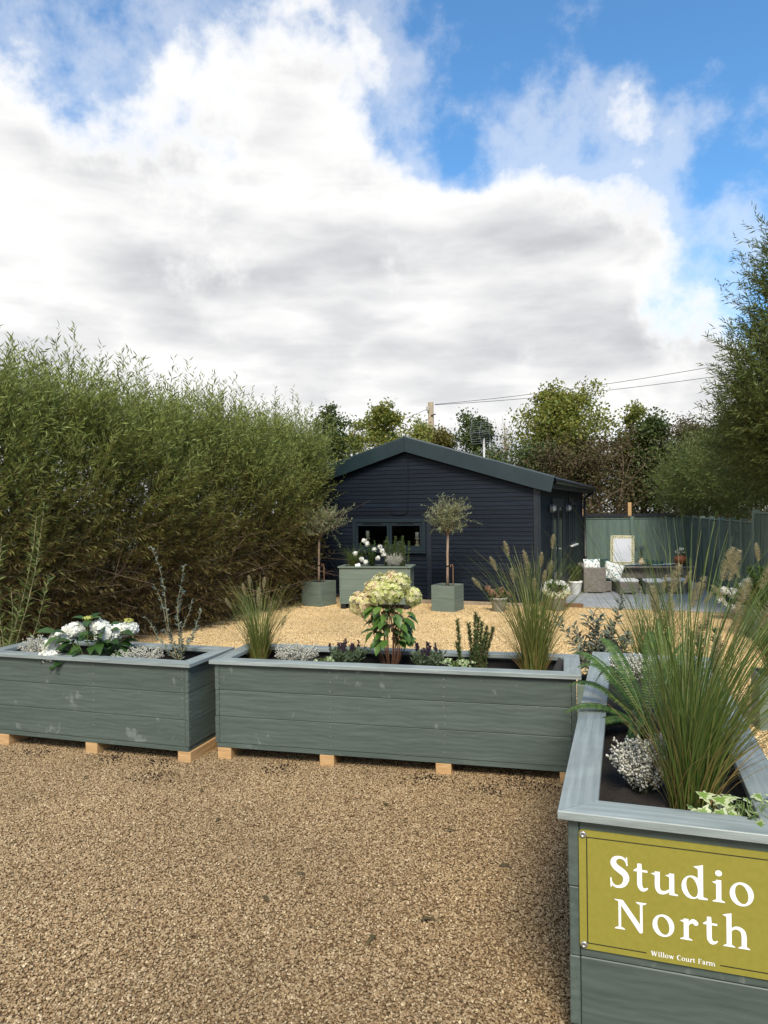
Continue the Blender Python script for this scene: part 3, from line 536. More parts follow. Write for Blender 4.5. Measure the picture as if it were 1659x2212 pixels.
def catmull(P, W, n=6):
    P = np.array(P, float); W = np.array(W, float); out = []; ow = []
    for i in range(len(P)-1):
        p0, p1, p2, p3 = P[max(i-1, 0)], P[i], P[i+1], P[min(i+2, len(P)-1)]
        for t in np.linspace(0, 1, n, endpoint=False):
            out.append(.5*((2*p1)+(p2-p0)*t+(2*p0-5*p1+4*p2-p3)*t*t+(3*p1-p0-3*p2+p3)*t**3)); ow.append(W[i]*(1-t)+W[i+1]*t)
    return np.array(out+[P[-1]]), np.array(ow+[W[-1]])
def letter(ch, x, z, em, parent, yoff):
    """white raised vinyl letter on the sign face (x right, z up, face toward -y)"""
    b = MB(); adv, parts = GL[ch]
    for k, q in enumerate(parts):
        y = yoff-.00012*(k+1)
        if q[0] == 'p': b.add([(x+px_*em, y, z+pz_*em) for px_, pz_ in q[1]], [tuple(range(len(q[1])))])
        elif q[0] == 's':
            P, W = catmull(q[1], q[2]); T_ = np.gradient(P, axis=0); T_ /= np.linalg.norm(T_, axis=1, keepdims=True); Nn = np.c_[-T_[:, 1], T_[:, 0]]; A = P+Nn*W[:, None]; Bq = P-Nn*W[:, None]; n = len(P)
            b.add([(x+p[0]*em, y, z+p[1]*em) for p in np.r_[A, Bq]], [(i, i+1, n+i+1, n+i) for i in range(n-1)])
        else:
            _, cx, cy, rx, ry, tx, ty = q; n = 28; a = np.linspace(0, 2*math.pi, n, endpoint=False)
            o_ = [(cx+rx*math.cos(t), cy+ry*math.sin(t)) for t in a]; ph = .22 if tx < rx else 0
            ix, iy = max(rx-tx, 0), max(ry-ty, 0)
            i_ = [(cx+ix*math.cos(t)*math.cos(ph)-iy*math.sin(t)*math.sin(ph), cy+ix*math.cos(t)*math.sin(ph)+iy*math.sin(t)*math.cos(ph)) for t in a]
            if ix < 1e-6: b.add([(x+p[0]*em, y, z+p[1]*em) for p in o_], [tuple(range(n))])
            else: b.add([(x+p[0]*em, y, z+p[1]*em) for p in o_+i_], [(i, (i+1) % n, n+(i+1) % n, n+i) for i in range(n)])
    o = b.build('letter', LETT, parent); return adv*em
def text(s, x0, x1, z, em, parent, yoff, space=.3):
    tot = sum(GL[c][0] if c != ' ' else space for c in s)*em; k = (x1-x0-tot)/max(1, len(s)-1); x = x0
    for c in s:
        x += (letter(c, x, z, em, parent, yoff) if c != ' ' else space*em)+k
sx0, sx1, sz0, sz1 = .06, .631, .374, .7305
sign = empty('sign_panel', (*SGO, 0), -SGA, 'olive sign panel with white lettering fixed to the planter front', 'sign')
b = MB(); pts = []
for cx, cz, a0 in ((sx1-.012, sz1-.012, 0), (sx0+.012, sz1-.012, 90), (sx0+.012, sz0+.012, 180), (sx1-.012, sz0+.012, 270)):
    for a in range(0, 91, 18): pts.append((cx+.012*math.cos(R(a0+a)), cz+.012*math.sin(R(a0+a))))
n = len(pts); yf = .0225
b.add([(x, yf, z) for x, z in pts]+[(x, .0285, z) for x, z in pts], [tuple(range(n)), tuple(range(2*n-1, n-1, -1))]+[(i, (i+1) % n, n+(i+1) % n, n+i) for i in range(n)]); b.build('panel', SIGNM, sign)
y_ = yf-.0003; lx0, lx1, lz0, lz1, lw = .0815, .609, .391, .712, .0032
MB().box((lx0, y_, lz1-lw), (lx1, yf-.0001, lz1)).build('border_line', INK, sign); MB().box((lx0, y_, lz0+lw+.0002), (lx0+lw, yf-.0001, lz1-lw-.0002)).build('border_line', INK, sign); MB().box((lx1-lw, y_, lz0+lw+.0002), (lx1, yf-.0001, lz1-lw-.0002)).build('border_line', INK, sign)
MB().box((lx0, y_, lz0), (.2486, yf-.0001, lz0+lw)).build('border_line', INK, sign); MB().box((.446, y_, lz0), (lx1, yf-.0001, lz0+lw)).build('border_line', INK, sign)
text('Studio', .1435, .5385, .573, .137, sign, yf-.0002); text('North', .1565, .5295, .4505, .132, sign, yf-.0002); text('Willow Court Farm', .2597, .4345, .3878, .0208, sign, yf-.0002)
for x in (sx0+.0125, sx1-.0125):
    for z in (sz0+.0125, sz1-.0125): MB().lathe([(.0105, 0), (.0105, .002), (.008, .0045), (.0045, .005), (.004, .0035), (.0, .0034)], 16).build('fixing_cap', STEEL, sign, (x, yf-.0005, z), (R(90), 0, 0), True)

# ------------------------------------------------------------------ the shed (house)
TH = R(22)
HO = (3.11, 14.5, -.24); HW = 5.62; HL = 7.05
SLOPE = .300; RX = -2.81; RZ = 3.48         # ridge (local z = world z + .24)
def roofz(x): return RZ-SLOPE*abs(x-RX)
house = empty('timber_shed', HO, -TH, 'navy boarded timber shed with low pitched roof and wide window', 'shed')
EXP = .0885
def board(x0, x1, z, h, y, axis, zt=None):
    """one lap board; axis 0: on the front wall (facing -y), axis 1: on the right wall (facing +x). zt: (z at x0, z at x1) clipped tops"""
    t0, t1 = (z+h, z+h) if zt is None else zt
    dt, db = .007, .02
    if axis == 0: v = [(x0, y-db, z), (x1, y-db, z), (x1, y-dt, t1), (x0, y-dt, t0), (x0, y, z), (x1, y, z), (x1, y, t1), (x0, y, t0)]
    else: v = [(y+db, x0, z), (y+db, x1, z), (y+dt, x1, t1), (y+dt, x0, t0), (y, x0, z), (y, x1, z), (y, x1, t1), (y, x0, t0)]
    MB().add(v, [(0, 1, 2, 3), (4, 7, 6, 5), (0, 4, 5, 1), (3, 2, 6, 7), (0, 3, 7, 4), (1, 5, 6, 2)]).build('cladding_board', NAVY, house)
WX0, WX1, WZ0, WZ1 = -4.1, -2.4, 1.035, 1.746       # front window, outer trim
# wall core: panels round the window opening, gable, other walls
c = .1
b = MB(); b.box((-HW, 0, .03), (WX0+.06, c, 2.45)).box((WX1-.06, 0, .03), (0, c, 2.45)).box((WX0+.06, 0, .03), (WX1-.06, c, WZ0+.05)).box((WX0+.06, 0, WZ1-.05), (WX1-.06, c, 2.45))
b.add([(-HW, 0, 2.45), (0, 0, 2.45), (0, 0, roofz(0)-.05), (RX, 0, RZ-.06), (-HW, 0, roofz(-HW)-.05), (-HW, c, 2.45), (0, c, 2.45), (0, c, roofz(0)-.05), (RX, c, RZ-.06), (-HW, c, roofz(-HW)-.05)],
      [(0, 1, 2, 3, 4), (9, 8, 7, 6, 5), (1, 6, 7, 2), (2, 7, 8, 3), (3, 8, 9, 4), (4, 9, 5, 0)])
b.build('wall', NTRIM, house)
MB().box((-c, c+.002, .03), (0, HL, 2.5)).build('wall', NTRIM, house); MB().box((-HW, c+.002, .03), (-HW+c, HL, 2.5)).build('wall', NTRIM, house); MB().box((-HW+c+.002, HL-c, .03), (-c-.002, HL, 2.5)).build('wall', NTRIM, house)
MB().box((-HW+.05, .05, -.02), (-.05, HL-.05, .028)).build('floor_slab', OLDT, house)
k = 0
while True:
    z = .06+k*EXP; k += 1
    if z > RZ-.12: break
    h = EXP+.004; zt = z+h
    xl = -HW if roofz(-HW)-.04 > zt else RX-(RZ-.04-zt)/SLOPE
    xr = -.0 if roofz(0)-.04 > zt else RX+(RZ-.04-zt)/SLOPE
    xl = max(xl, -HW); xr = min(xr, -.11)
    if xr-xl < .15: break
    spans = [(xl, xr)]
    if z < WZ1-.01 and zt > WZ0+.01: spans = [(xl, WX0+.015), (WX1-.015, xr)]
    out = []
    for a, q in spans:
        cuts = [a]
        if q-a > 2.2:
            for _ in range(1 if U(0, 1) < .7 else 2):
                cx = U(a+.5, q-.5)
                if all(abs(cx-o) > .4 for o in cuts): cuts.append(cx)
        cuts = sorted(cuts)+[q]
        for i in range(len(cuts)-1): board(cuts[i]+.001, cuts[i+1]-.001, z+U(-.001, .001), h, -.001, 0)
# right wall boards, round door, window and trims
DV0, DV1, DZ1 = 1.5, 3.22, 2.1; SV0, SV1, SZ0, SZ1 = 4.42, 5.46, .98, 2.08
k = 0
while .06+k*EXP < 2.35:
    z = .06+k*EXP; k += 1; zt = z+EXP
    segs = [(.0, 4.2), (4.3, HL-.1)]; res = []
    for a, q in segs:
        cut = [(a, q)]
        if zt < DZ1+.06 and a < DV0: cut = [(a, DV0-.07), (DV1+.07, q)]
        if a > 4 and z < SZ1+.04 and zt > SZ0-.02: cut = [(a, SV0-.05), (SV1+.05, q)]
        res += cut
    for a, q in res: board(a+.004, q-.004, z+U(-.001, .001), EXP+.004, .001, 1)
for v in (4.2, HL-.1): MB().cbox((.0005, v+.002, .04), (.034, v+.098, 2.4), .003).build('cover_strip', NTRIM, house)
MB().cbox((-.105, -.032, .04), (-.0, -.002, roofz(0)-.06), .004).build('corner_board', NTRIM, house); MB().cbox((.001, -.032, .04), (.036, .0, 2.42), .004).build('corner_board', NTRIM, house)
MB().cbox((-2.37, -.034, .04), (-2.27, -.0225, 1.9), .002).build('cover_strip', NTRIM, house)
# window: trim, two sashes, panes, vents, sill
wf = MB(); t_ = .075
wf.cbox((WX0, -.05, WZ0), (WX0+t_, -.0, WZ1), .006).cbox((WX1-t_, -.05, WZ0), (WX1, 0, WZ1), .006).cbox((WX0+t_+.001, -.05, WZ1-t_), (WX1-t_-.001, 0, WZ1), .006).cbox((WX0+t_+.001, -.05, WZ0), (WX1-t_-.001, 0, WZ0+t_), .006)
win = wf.build('window', WFRAME, house)
mid = -3.227
for a, q in ((WX0+t_+.002, mid-.004), (mid+.004, WX1-t_-.002)):
    s_ = MB(); e = .05; z0, z1 = WZ0+t_+.002, WZ1-t_-.002
    s_.cbox((a, -.035, z0), (a+e, .03, z1), .005).cbox((q-e, -.035, z0), (q, .03, z1), .005).cbox((a+e+.001, -.035, z1-e-.025), (q-e-.001, .03, z1), .005).cbox((a+e+.001, -.035, z0), (q-e-.001, .03, z0+e), .005)
    s_.build('sash', WFRAME, win); MB().box((a+e, -.004, z0+e), (q-e, .0, z1-e-.025)).build('pane', GLASS, win)
    MB().cbox((a+.17, -.047, z1-.03), (q-.17, -.036, z1-.008), .003).build('trickle_vent', BLACK, win)
MB().cbox((WX0-.02, -.075, WZ0-.03), (WX1+.02, -.021, WZ0-.001), .006).build('sill', WFRAME, win)
MB().cbox((WX0+.1, .035, WZ0+t_+.005), (WX1-.1, .42, WZ0+t_+.04), .004).build('inner_sill', WFRAME, win)
# double door, side window, bulkhead lights
dr = MB(); dr.cbox((.002, DV0-.06, .04), (.05, DV0, DZ1+.06), .004).cbox((.002, DV1, .04), (.05, DV1+.06, DZ1+.06), .004).cbox((.002, DV0+.001, DZ1), (.05, DV1-.001, DZ1+.06), .004)
door = dr.build('door_frame', NTRIM, house)
dm = (DV0+DV1)/2
for a, q in ((DV0+.004, dm-.003), (dm+.003, DV1-.004)):
    l_ = MB(); e = .11
    l_.cbox((.004, a, .06), (.04, a+e, DZ1-.004), .004).cbox((.004, q-e, .06), (.04, q, DZ1-.004), .004).cbox((.004, a+e+.001, DZ1-.13), (.04, q-e-.001, DZ1-.004), .004).cbox((.004, a+e+.001, .06), (.04, q-e-.001, .3), .004)
    l_.build('door_leaf', WFRAME, door); MB().box((.014, a+e, .3), (.02, q-e, DZ1-.13)).build('pane', GLASS, door)
MB().tube([(.04, dm+.05, 1.0), (.075, dm+.05, 1.0), (.075, dm+.17, 1.0)], .009, 8).build('door_handle', STEEL, door)
sw = MB(); sw.cbox((.002, SV0, SZ0), (.05, SV0+.06, SZ1), .004).cbox((.002, SV1-.06, SZ0), (.05, SV1, SZ1), .004).cbox((.002, SV0+.061, SZ1-.06), (.05, SV1-.061, SZ1), .004).cbox((.002, SV0+.061, SZ0), (.05, SV1-.061, SZ0+.06), .004).cbox((.002, (SV0+SV1)/2-.03, SZ0+.061), (.05, (SV0+SV1)/2+.03, SZ1-.061), .004)
swo = sw.build('window', WFRAME, house); MB().box((.014, SV0+.06, SZ0+.06), (.02, SV1-.06, SZ1-.06)).build('pane', GLASS, swo); MB().cbox((.03, SV0-.03, SZ0-.04), (.1, SV1+.03, SZ0-.002), .004).build('sill', WHITEG, swo)
for v in (1.2, 3.62):
    L_ = MB().lathe([(.085, 0), (.085, .025), (.07, .03)], 16).build('wall_light', GALV, house, (.03, v, 1.93), (0, R(90), 0), True)
    MB().lathe([(.0, .03), (.068, .031), (.07, .06), (.06, .1), (.035, .125), (0, .13)], 16).build('lamp_glass', LAMPG, L_, smooth=True)
    cg = MB()
    for a in (0, 60, 120): cg.tube([(.082*math.cos(R(a))*q, .082*math.sin(R(a))*q, z) for q, z in ((1, .03), (.98, .08), (.7, .125), (0, .143), (-.7, .125), (-.98, .08), (-1, .03))], .005, 6)
    cg.tube([(.084*math.cos(R(a)), .084*math.sin(R(a)), .075) for a in range(0, 361, 24)], .005, 6); cg.build('cage', GALV, L_)
# verge flashing (two big folded sheets), roof slopes, ridge, fascia, gutter, downpipe
yv = -.13
for sgn, xe in ((1, .335), (-1, -HW-.335)):
    x0 = RX; zt0, zt1 = RZ+.03, RZ+.03-SLOPE*abs(xe-RX); d_ = .325; xb = xe-sgn*.07
    n = 9; V = []; 
    for i in range(n):
        t = i/(n-1); x = x0+(xe-x0)*t; xbb = x0+(xb-x0)*t; z = zt0+(zt1-zt0)*t; wob = .008*math.sin(i*2.3)*t
        V += [(x, yv, z), (x, yv-.012+wob, z-.02), (xbb, yv-.02+wob, z-d_*(1 if t < .99 else .96)), (xbb, yv-.004+wob, z-d_), (x, yv+.012, z-.02), (x, yv+.26, z+.008), (x, yv+.26, z+.001), (x, yv+.006, z-.004)]
    f = []
    for i in range(n-1):
        for a, q in ((0, 1), (1, 2), (2, 3), (3, 4), (0, 5), (5, 6), (6, 7)): f.append((i*8+a, i*8+q, (i+1)*8+q, (i+1)*8+a))
    vg = MB().add(V, f).build('verge_flashing', VERGE, house)
    for t in (.12, .3, .52, .75): 
        x = x0+(xe-x0)*t; MB().lathe([(.011, 0), (.011, .004), (.006, .008)], 8).build('rivet', VERGE, vg, (x, yv-.013, zt0+(zt1-zt0)*t-.1), (R(90), 0, 0))
MB().tube([(RX, yv-.018, RZ-.3), (RX, yv-.02, RZ-.1), (RX, yv-.012, RZ+.025), (RX, yv+.1, RZ+.037)], .006, 6).build('ridge_seam', VERGE, house)
for sgn, xe in ((1, .36), (-1, -HW-.36)):
    nx, ny = 8, 140; V = []; f = []
    for j in range(ny):
        y = yv+.03+(HL+.2)*j/(ny-1); wv = .018*abs(math.sin(y*math.pi/.28))
        for i in range(nx):
            x = RX+(xe-RX)*i/(nx-1); V.append((x, y, roofz(x)+wv-.01))
    for j in range(ny-1):
        for i in range(nx-1): f.append((j*nx+i, j*nx+i+1, (j+1)*nx+i+1, (j+1)*nx+i))
    n0 = len(V); V += [(x, y, z-.05) for x, y, z in V]
    f += [tuple(n0+i for i in q) for q in f[:]]
    for j in range(ny-1): f.append((j*nx+nx-1, (j+1)*nx+nx-1, n0+(j+1)*nx+nx-1, n0+j*nx+nx-1))
    MB().add(V, f).build('roof', ROOFM, house)
ez = roofz(.3)-.04
MB().cbox((.24, yv+.05, ez-.16), (.27, HL+.05, ez-.015), .003).build('fascia', NTRIM, house); MB().box((.037, -.02, ez-.15), (.239, HL+.05, ez-.135)).build('soffit', NTRIM, house)
gt = MB(); n = 9
for (r_, fl_) in ((.06, 0),):
    V = []; 
    for y in (yv+.06, HL+.16):
        for i in range(n): a = math.pi+math.pi*i/(n-1); V.append((.335+.058*math.cos(a), y, ez-.02+.058*math.sin(a)))
        for i in range(n): a = 2*math.pi-math.pi*i/(n-1); V.append((.335+.053*math.cos(a), y, ez-.02+.053*math.sin(a)))
    N2 = 2*n; gt.add(V, [(i, (i+1) % N2, N2+(i+1) % N2, N2+i) for i in range(N2)]+[tuple(range(N2-1, -1, -1)), tuple(range(N2, 2*N2))])
gt.build('gutter', BLACK, house)
dp = MB().tube([(.335, HL+.02, ez-.07), (.335, HL+.02, ez-.13), (.1, HL+.02, ez-.28), (.085, HL+.02, ez-.36), (.085, HL+.02, .06), (.14, HL-.03, .02)], .036, 10).build('downpipe', BLACK, house, smooth=True)
for z in (.5, 1.35): MB().lathe([(.042, -.02), (.042, .02)], 10).build('pipe_bracket', BLACK, dp, (.085, HL+.02, z))
# cable down the gable
MB().tube([(RX+.03, -.03, RZ-.33), (RX+.035, -.031, 2.9), (RX+.03, -.03, 2.3), (RX+.02, -.031, 1.95)], .005, 6).build('cable', BLACK, house)
MB().tube([(-3.2, -.03, 1.93), (-3.19, -.031, 1.87), (-3.12, -.033, 1.84), (-2.98, -.032, 1.835), (-2.84, -.031, 1.85), (RX+.02, -.031, 1.9), (RX+.02, -.031, 1.96)], .006, 6).build('cable', BLACK, house)
hm = Matrix.Translation(HO) @ Matrix.Rotation(-TH, 4, 'Z')
def hw(x, y, z): p = hm @ Vector((x, y, z)); return (p.x, p.y, p.z)
# things on the inner sill
sz_ = WZ0+t_+.04
for i, (x, hh) in enumerate(((-3.79, .33), (-2.63, .3))):
    cs = empty('candlestick', hw(x, .1, sz_), 0, ['cream turned candlestick with tall candle, behind the pane by the white roses', 'cream turned candlestick with candle, behind the pane beside the olive crown'][i], 'candlestick', 'candlesticks on the window sill')
    MB().lathe([(.058, 0), (.06, .012), (.056, .03), (.035, .055), (.028, .065), (.045, .085), (.03, .1), (.028, .13), (.05, .148), (.062, .155), (.062, .17)], 18).build('holder', CREAM, cs, smooth=True)
    MB().lathe([(.042, .17), (.042, hh), (.036, hh+.006), (.02, hh+.002)], 18).build('candle', CANDLE, cs, smooth=True)
hp_ = empty('house_plant', hw(-3.12, .28, sz_), 0, 'strap leaved green house plant inside the shed window', 'plant')
MB().lathe([(.05, 0), (.065, .1), (.06, .1), (.0, .095)], 14).build('pot', GREYPOT, hp_)
n = 16; a = U(0, 6.28, n); k_ = np.linspace(0, 1, 6)[None]; ln = U(.2, .3, n)[:, None]
P = np.stack([np.cos(a)[:, None]*k_*ln*.75, np.sin(a)[:, None]*k_*ln*.35, .1+ln*(k_*1.1-k_**2*.75)], -1); Vv, ff = ribbons(P, .011*np.sin(k_*2.6+.45)*np.ones((n, 1)), np.c_[-np.sin(a), np.cos(a), 0*a]); npmesh('leaf', Vv, ff, LF_HYD, hp_)
d_ = MB().lathe([(.03, 0), (.07, .006), (.075, .016), (.068, .014), (0, .008)], 16).build('dish', WHITEG, None, hw(-2.98, .12, sz_+.001), smooth=True); tag(d_, 'small white dish on the inner window sill', 'dish')

# ------------------------------------------------------------------ patio, timber edgings
pa = R(23)
def PT(o, x, y): return (o[0]+x*math.cos(pa)+y*math.sin(pa), o[1]-x*math.sin(pa)+y*math.cos(pa))
PO = (3.32, 14.26)
pat = [PT(PO, 0, 0), PT(PO, 3.25, 0), (8.3, 20.0), (6.0, 21.0)]
b = MB(); b.add([(x, y, -.2) for x, y in pat]+[(x, y, -.26) for x, y in pat], [(0, 1, 2, 3), (7, 6, 5, 4), (0, 4, 5, 1), (1, 5, 6, 2), (2, 6, 7, 3), (3, 7, 4, 0)])
tag(b.build('patio', PATIO), kind='structure')
o = MB().cbox((0, -.055, 0), (.85, -.004, .085), .004).build('edging_board', OLDT, None, (PO[0]-.25, PO[1]+.105, -.246), (0, 0, -pa)); tag(o, 'short brown timber edging board at the patio corner by the cream hydrangea', 'edging board')
o = MB().cbox((-3.1, -.45, 0), (-.25, -.36, .075), .005).build('edging_board', POLEM, None, HO, (0, 0, -TH)); o.location.z = -.245; tag(o, 'long weathered timber edging laid along the shed foot', 'edging board')

# ------------------------------------------------------------------ fences
def fence(name_label, A, B, ztop, zbot, posts, zstep=None, bw=.098):
    A = Vector(A); B = Vector(B); L_ = (B-A).length; ang = math.atan2(B.y-A.y, B.x-A.x)
    r = empty('fence', (A.x, A.y, zbot), ang, name_label, 'fence', 'sage green garden fence')
    n = int(L_/bw)
    for i in range(n):
        x = i*bw; zt = ztop(x)-zbot
        MB().add([(x, -.004, .13), (x+bw+.012, -.018, .13), (x+bw+.012, -.018, zt), (x, -.004, zt), (x, .004, .13), (x+bw+.012, -.008, .13), (x+bw+.012, -.008, zt), (x, .004, zt)],
                 [(0, 1, 2, 3), (7, 6, 5, 4), (0, 4, 5, 1), (3, 2, 6, 7), (0, 3, 7, 4), (1, 5, 6, 2)]).build('fence_board', FENCE, r)
    for i in range(len(posts)-1):
        a, q = posts[i]+.05, posts[i+1]-.05; zt = ztop((a+q)/2)-zbot
        MB().cbox((a, -.035, .0), (q, .02, .125), .004).build('gravel_board', FENCE, r)
        MB().cbox((a, -.03, zt+.002), (q, .016, zt+.03), .004).build('capping_rail', FENCE, r)
        for z in (.35, zt-.25): MB().cbox((a, .006, z), (q, .05, z+.07), .004).build('rail', FENCE, r)
    for p in posts: zt = max(ztop(p-.05), ztop(p+.05))-zbot+.07; MB().cbox((p-.05, -.055, -.05), (p+.05, .055, zt), .006).build('post', FENCE, r)
    return r
FA, FB = (5.78, 21.2), (8.4, 20.15)
fence('sage green close board fence across the back of the patio', FA, FB, lambda x: 1.36, -.26, (.1, 1.42, 2.78))
fdir = Vector((-.259, -.966)); FC = (8.4+fdir.x*15, 20.15+fdir.y*15)
fence('sage green close board fence running forward beside the patio', FB, FC, lambda x: 1.395 if x < 8.3 else 1.56, -.26, (.06, 1.7, 2.9, 4.1, 5.3, 6.4, 7.35, 8.3, 9.8, 11.6, 13.4, 15))
# raw posts and the dark shed roof behind the fence
for i, (x, y, zt) in enumerate(((6.1, 22.3, 1.66), (7.4, 21.75, 1.84), (8.75, 21.3, 1.7))):
    o = MB().cbox((-.05, -.05, 0), (.05, .05, zt+.3), .006).build('raw_post', RAW, None, (x, y, -.3), (0, 0, -TH)); tag(o, ['raw timber post showing above the fence next to the downpipe', 'tallest raw timber post rising above the back fence', 'raw timber post above the fence near its corner'][i], 'post', 'raw posts behind the fence')
b = MB(); n = 60; V = []
for i in range(n):
    x = 3.5*i/(n-1); V += [(x, 0, 1.425+.012*math.sin(x*40)), (x, 1.6, 1.5+.012*math.sin(x*40)), (x, 0, 1.41+.012*math.sin(x*40)), (x, 1.6, 1.485+.012*math.sin(x*40))]
f = []
for i in range(n-1): a = 4*i; f += [(a, a+4, a+5, a+1), (a+2, a+3, a+7, a+6), (a, a+2, a+6, a+4), (a+1, a+5, a+7, a+3)]
shd = empty('lean_to', (5.75, 21.75, -.0), -TH, 'dark corrugated lean-to roof edge just above the back fence', 'lean-to')
b.add(V, f).build('corrugated_roof', ROOFM, shd); MB().box((0, .05, -.26), (3.5, 1.5, 1.38)).build('wall', NTRIM, shd)

# ------------------------------------------------------------------ patio furniture
def rbox(b, a, c_, ch=.012): return b.cbox(a, c_, ch)
fz = -.2; fang = -R(10)
sofa = empty('rattan_sofa', (4.42, 16.05, fz), fang, 'grey rattan corner sofa at the patio beside the shed', 'sofa')
rbox(MB(), (0, 0, .02), (.48, .16, .56)).build('arm', RATTAN, sofa); rbox(MB(), (0, .162, .02), (.13, 1.55, .56)).build('backrest', RATTAN, sofa); rbox(MB(), (.131, .163, .02), (.62, 1.55, .25)).build('seat_base', RATTAN, sofa)
rbox(MB(), (.131, 1.3, .251), (2.3, 1.45, .56)).build('backrest', RATTAN, sofa); rbox(MB(), (.621, .85, .02), (2.3, 1.298, .25)).build('seat_base', RATTAN, sofa)
rbox(MB(), (.135, .17, .252), (.6, .84, .33), .03).build('seat_cushion', CUSHG, sofa); rbox(MB(), (.135, .86, .252), (2.28, 1.29, .33), .03).build('seat_cushion', CUSHG, sofa)
for x, y in ((.02, .02), (.4, .02), (.02, 1.4), (2.2, .9)): MB().cbox((x, y, 0), (x+.07, y+.07, .022), .003).build('foot', GREYPOT, sofa)
def pillow(name, loc, rot, size, material, label, group='scatter cushions on the rattan sofa'):
    n = 10; V = []; f = []
    for s in (1, -1):
        for j in range(n):
            for i in range(n):
                u, v = 2*i/(n-1)-1, 2*j/(n-1)-1; e = (1-u**4)*(1-v**4); pin = 1-.07*(1-abs(u)*abs(v))*(abs(u)**4+abs(v)**4)
                V.append((u*size/2*pin, s*(.065*e**.6+.001), v*size/2*pin))
    for s in range(2):
        for j in range(n-1):
            for i in range(n-1): a = s*n*n+j*n+i; f.append((a, a+1, a+n+1, a+n))
    o = MB().add(V, f).build(name, material, None, loc, rot, True); tag(o, label, 'cushion', group); return o
def at(rt, x, y, z): p = Matrix.Translation(rt.location) @ Matrix.Rotation(rt.rotation_euler.z, 4, 'Z') @ Vector((x, y, z)); return (p.x, p.y, p.z)
pillow('scatter_cushion', at(sofa, .22, .28, .545), (R(-14), 0, R(10)), .4, PRINT, 'white botanical print cushion tucked behind the rattan sofa arm')
pillow('scatter_cushion', at(sofa, .66, .26, .45), (R(-12), R(16), R(-14)), .42, PRINT, 'white botanical print cushion leaning at the open end of the sofa')
pillow('scatter_cushion', at(sofa, .44, .62, .52), (R(-18), 0, R(4)), .42, CUSHG, 'dark green cushion between the two printed cushions')
pillow('scatter_cushion', at(sofa, 1.72, 1.1, .47), (R(-22), R(6), 0), .4, CUSHG, 'dark green cushion seen under the table top')
tb = empty('rattan_table', (5.17, 16.38, fz), fang, 'long grey rattan dining table set with plates', 'table')
rbox(MB(), (-.14, -.05, .52), (1.78, .55, .565), .006).build('table_top', OLDT if False else RATTAN, tb); MB().cbox((-.1, -.01, .566), (1.74, .51, .574), .002).build('glass_top', BLACK, tb)
rbox(MB(), (-.02, .0, .0), (.14, .5, .519)).build('leg', RATTAN, tb); rbox(MB(), (1.5, .0, .0), (1.66, .5, .519)).build('leg', RATTAN, tb); rbox(MB(), (.141, .06, .27), (1.499, .44, .519)).build('apron', RATTAN, tb); rbox(MB(), (.141, .2, .02), (1.499, .3, .1)).build('stretcher', RATTAN, tb)
st_lab = ['rattan stool with white cushion closest to the sofa arm', 'rattan stool with white cushion, the middle one of three', 'rattan stool with white cushion furthest from the shed']
for i, (x, y, a) in enumerate(((5.12, 15.72, -6), (5.63, 15.55, -6), (6.17, 15.72, -2))):
    s_ = empty('rattan_stool', (x, y, fz), R(a), st_lab[i], 'stool', 'rattan stools along the table'); W_ = .4
    rbox(MB(), (0, 0, .025), (W_, .38, .25)).build('base', RATTAN, s_); MB().cbox((-.004, -.004, .252), (W_+.004, .384, .325), .024).build('cushion', CUSHW, s_)
    for fx, fy in ((.0, .0), (W_-.08, 0), (0, .3), (W_-.08, .3)): MB().cbox((fx, fy, 0), (fx+.08, fy+.08, .024), .003).build('foot', GREYPOT, s_)
tz = fz+.5745
for i, x in enumerate((.42, 1.05)):
    p = at(tb, x+.05, .16, .575)
    for q in range(3):
        o = MB().lathe([(.05, 0), (.06, .004), (.075, .012), (.074, .015), (.055, .008), (0, .006)], 22).build('dinner_plate', PLATEM, None, (p[0]+(q-1)*.16, p[1]+.02*q, p[2]+.0005), (0, 0, 0), True)
        tag(o, 'pale blue dinner plate on the table on the mirror side of the jug' if i == 0 else 'pale blue dinner plate on the table on the terracotta urn side of the jug', 'plate', 'plates by the mirror' if i == 0 else 'plates by the urn')
# ornate mirror standing on the table, leaning back
mp_ = at(tb, .0, .36, .577)
mir = empty('mirror', mp_, -R(22), 'mirror in an ivory carved fretwork frame standing on the table', 'mirror'); mir.rotation_euler.x = R(-12)
MW, MH, FW_ = .52, .68, .07
MB().box((FW_, .012, FW_), (MW-FW_, .016, MH-FW_)).build('mirror_glass', MIRR, mir)
b = MB()
for (a, q) in (((FW_-.016, .0, FW_-.016), (MW-FW_+.016, .02, FW_)), ((FW_-.016, 0, MH-FW_), (MW-FW_+.016, .02, MH-FW_+.016)), ((FW_-.016, .0, FW_+.0005), (FW_, .02, MH-FW_-.0005)), ((MW-FW_, 0, FW_+.0005), (MW-FW_+.016, .02, MH-FW_-.0005))): b.cbox(a, q, .003)
b.build('inner_frame', IVORY, mir)
def scroll(cx, cz, r_, a0, dr_): return [(cx+(r_*(1-.12*i))*math.cos(a0+dr_*i*.6), .008+.004*math.sin(i), cz+(r_*(1-.12*i))*math.sin(a0+dr_*i*.6)) for i in range(8)]
def edge_scrolls(x0, z0, x1, z1, n):
    for i in range(n):
        t = (i+.5)/n; x = x0+(x1-x0)*t; z = z0+(z1-z0)*t; s = 1 if i % 2 else -1
        b = MB(); r_ = .024; a0 = U(0, 6.28)
        b.tube(scroll(x, z, r_, a0, s), [.0085-.0006*k for k in range(8)], 6); b.tube(scroll(x, z, r_*.98, a0+math.pi, s), [.008-.0006*k for k in range(8)], 6); b.build('fretwork_scroll', IVORY, mir)
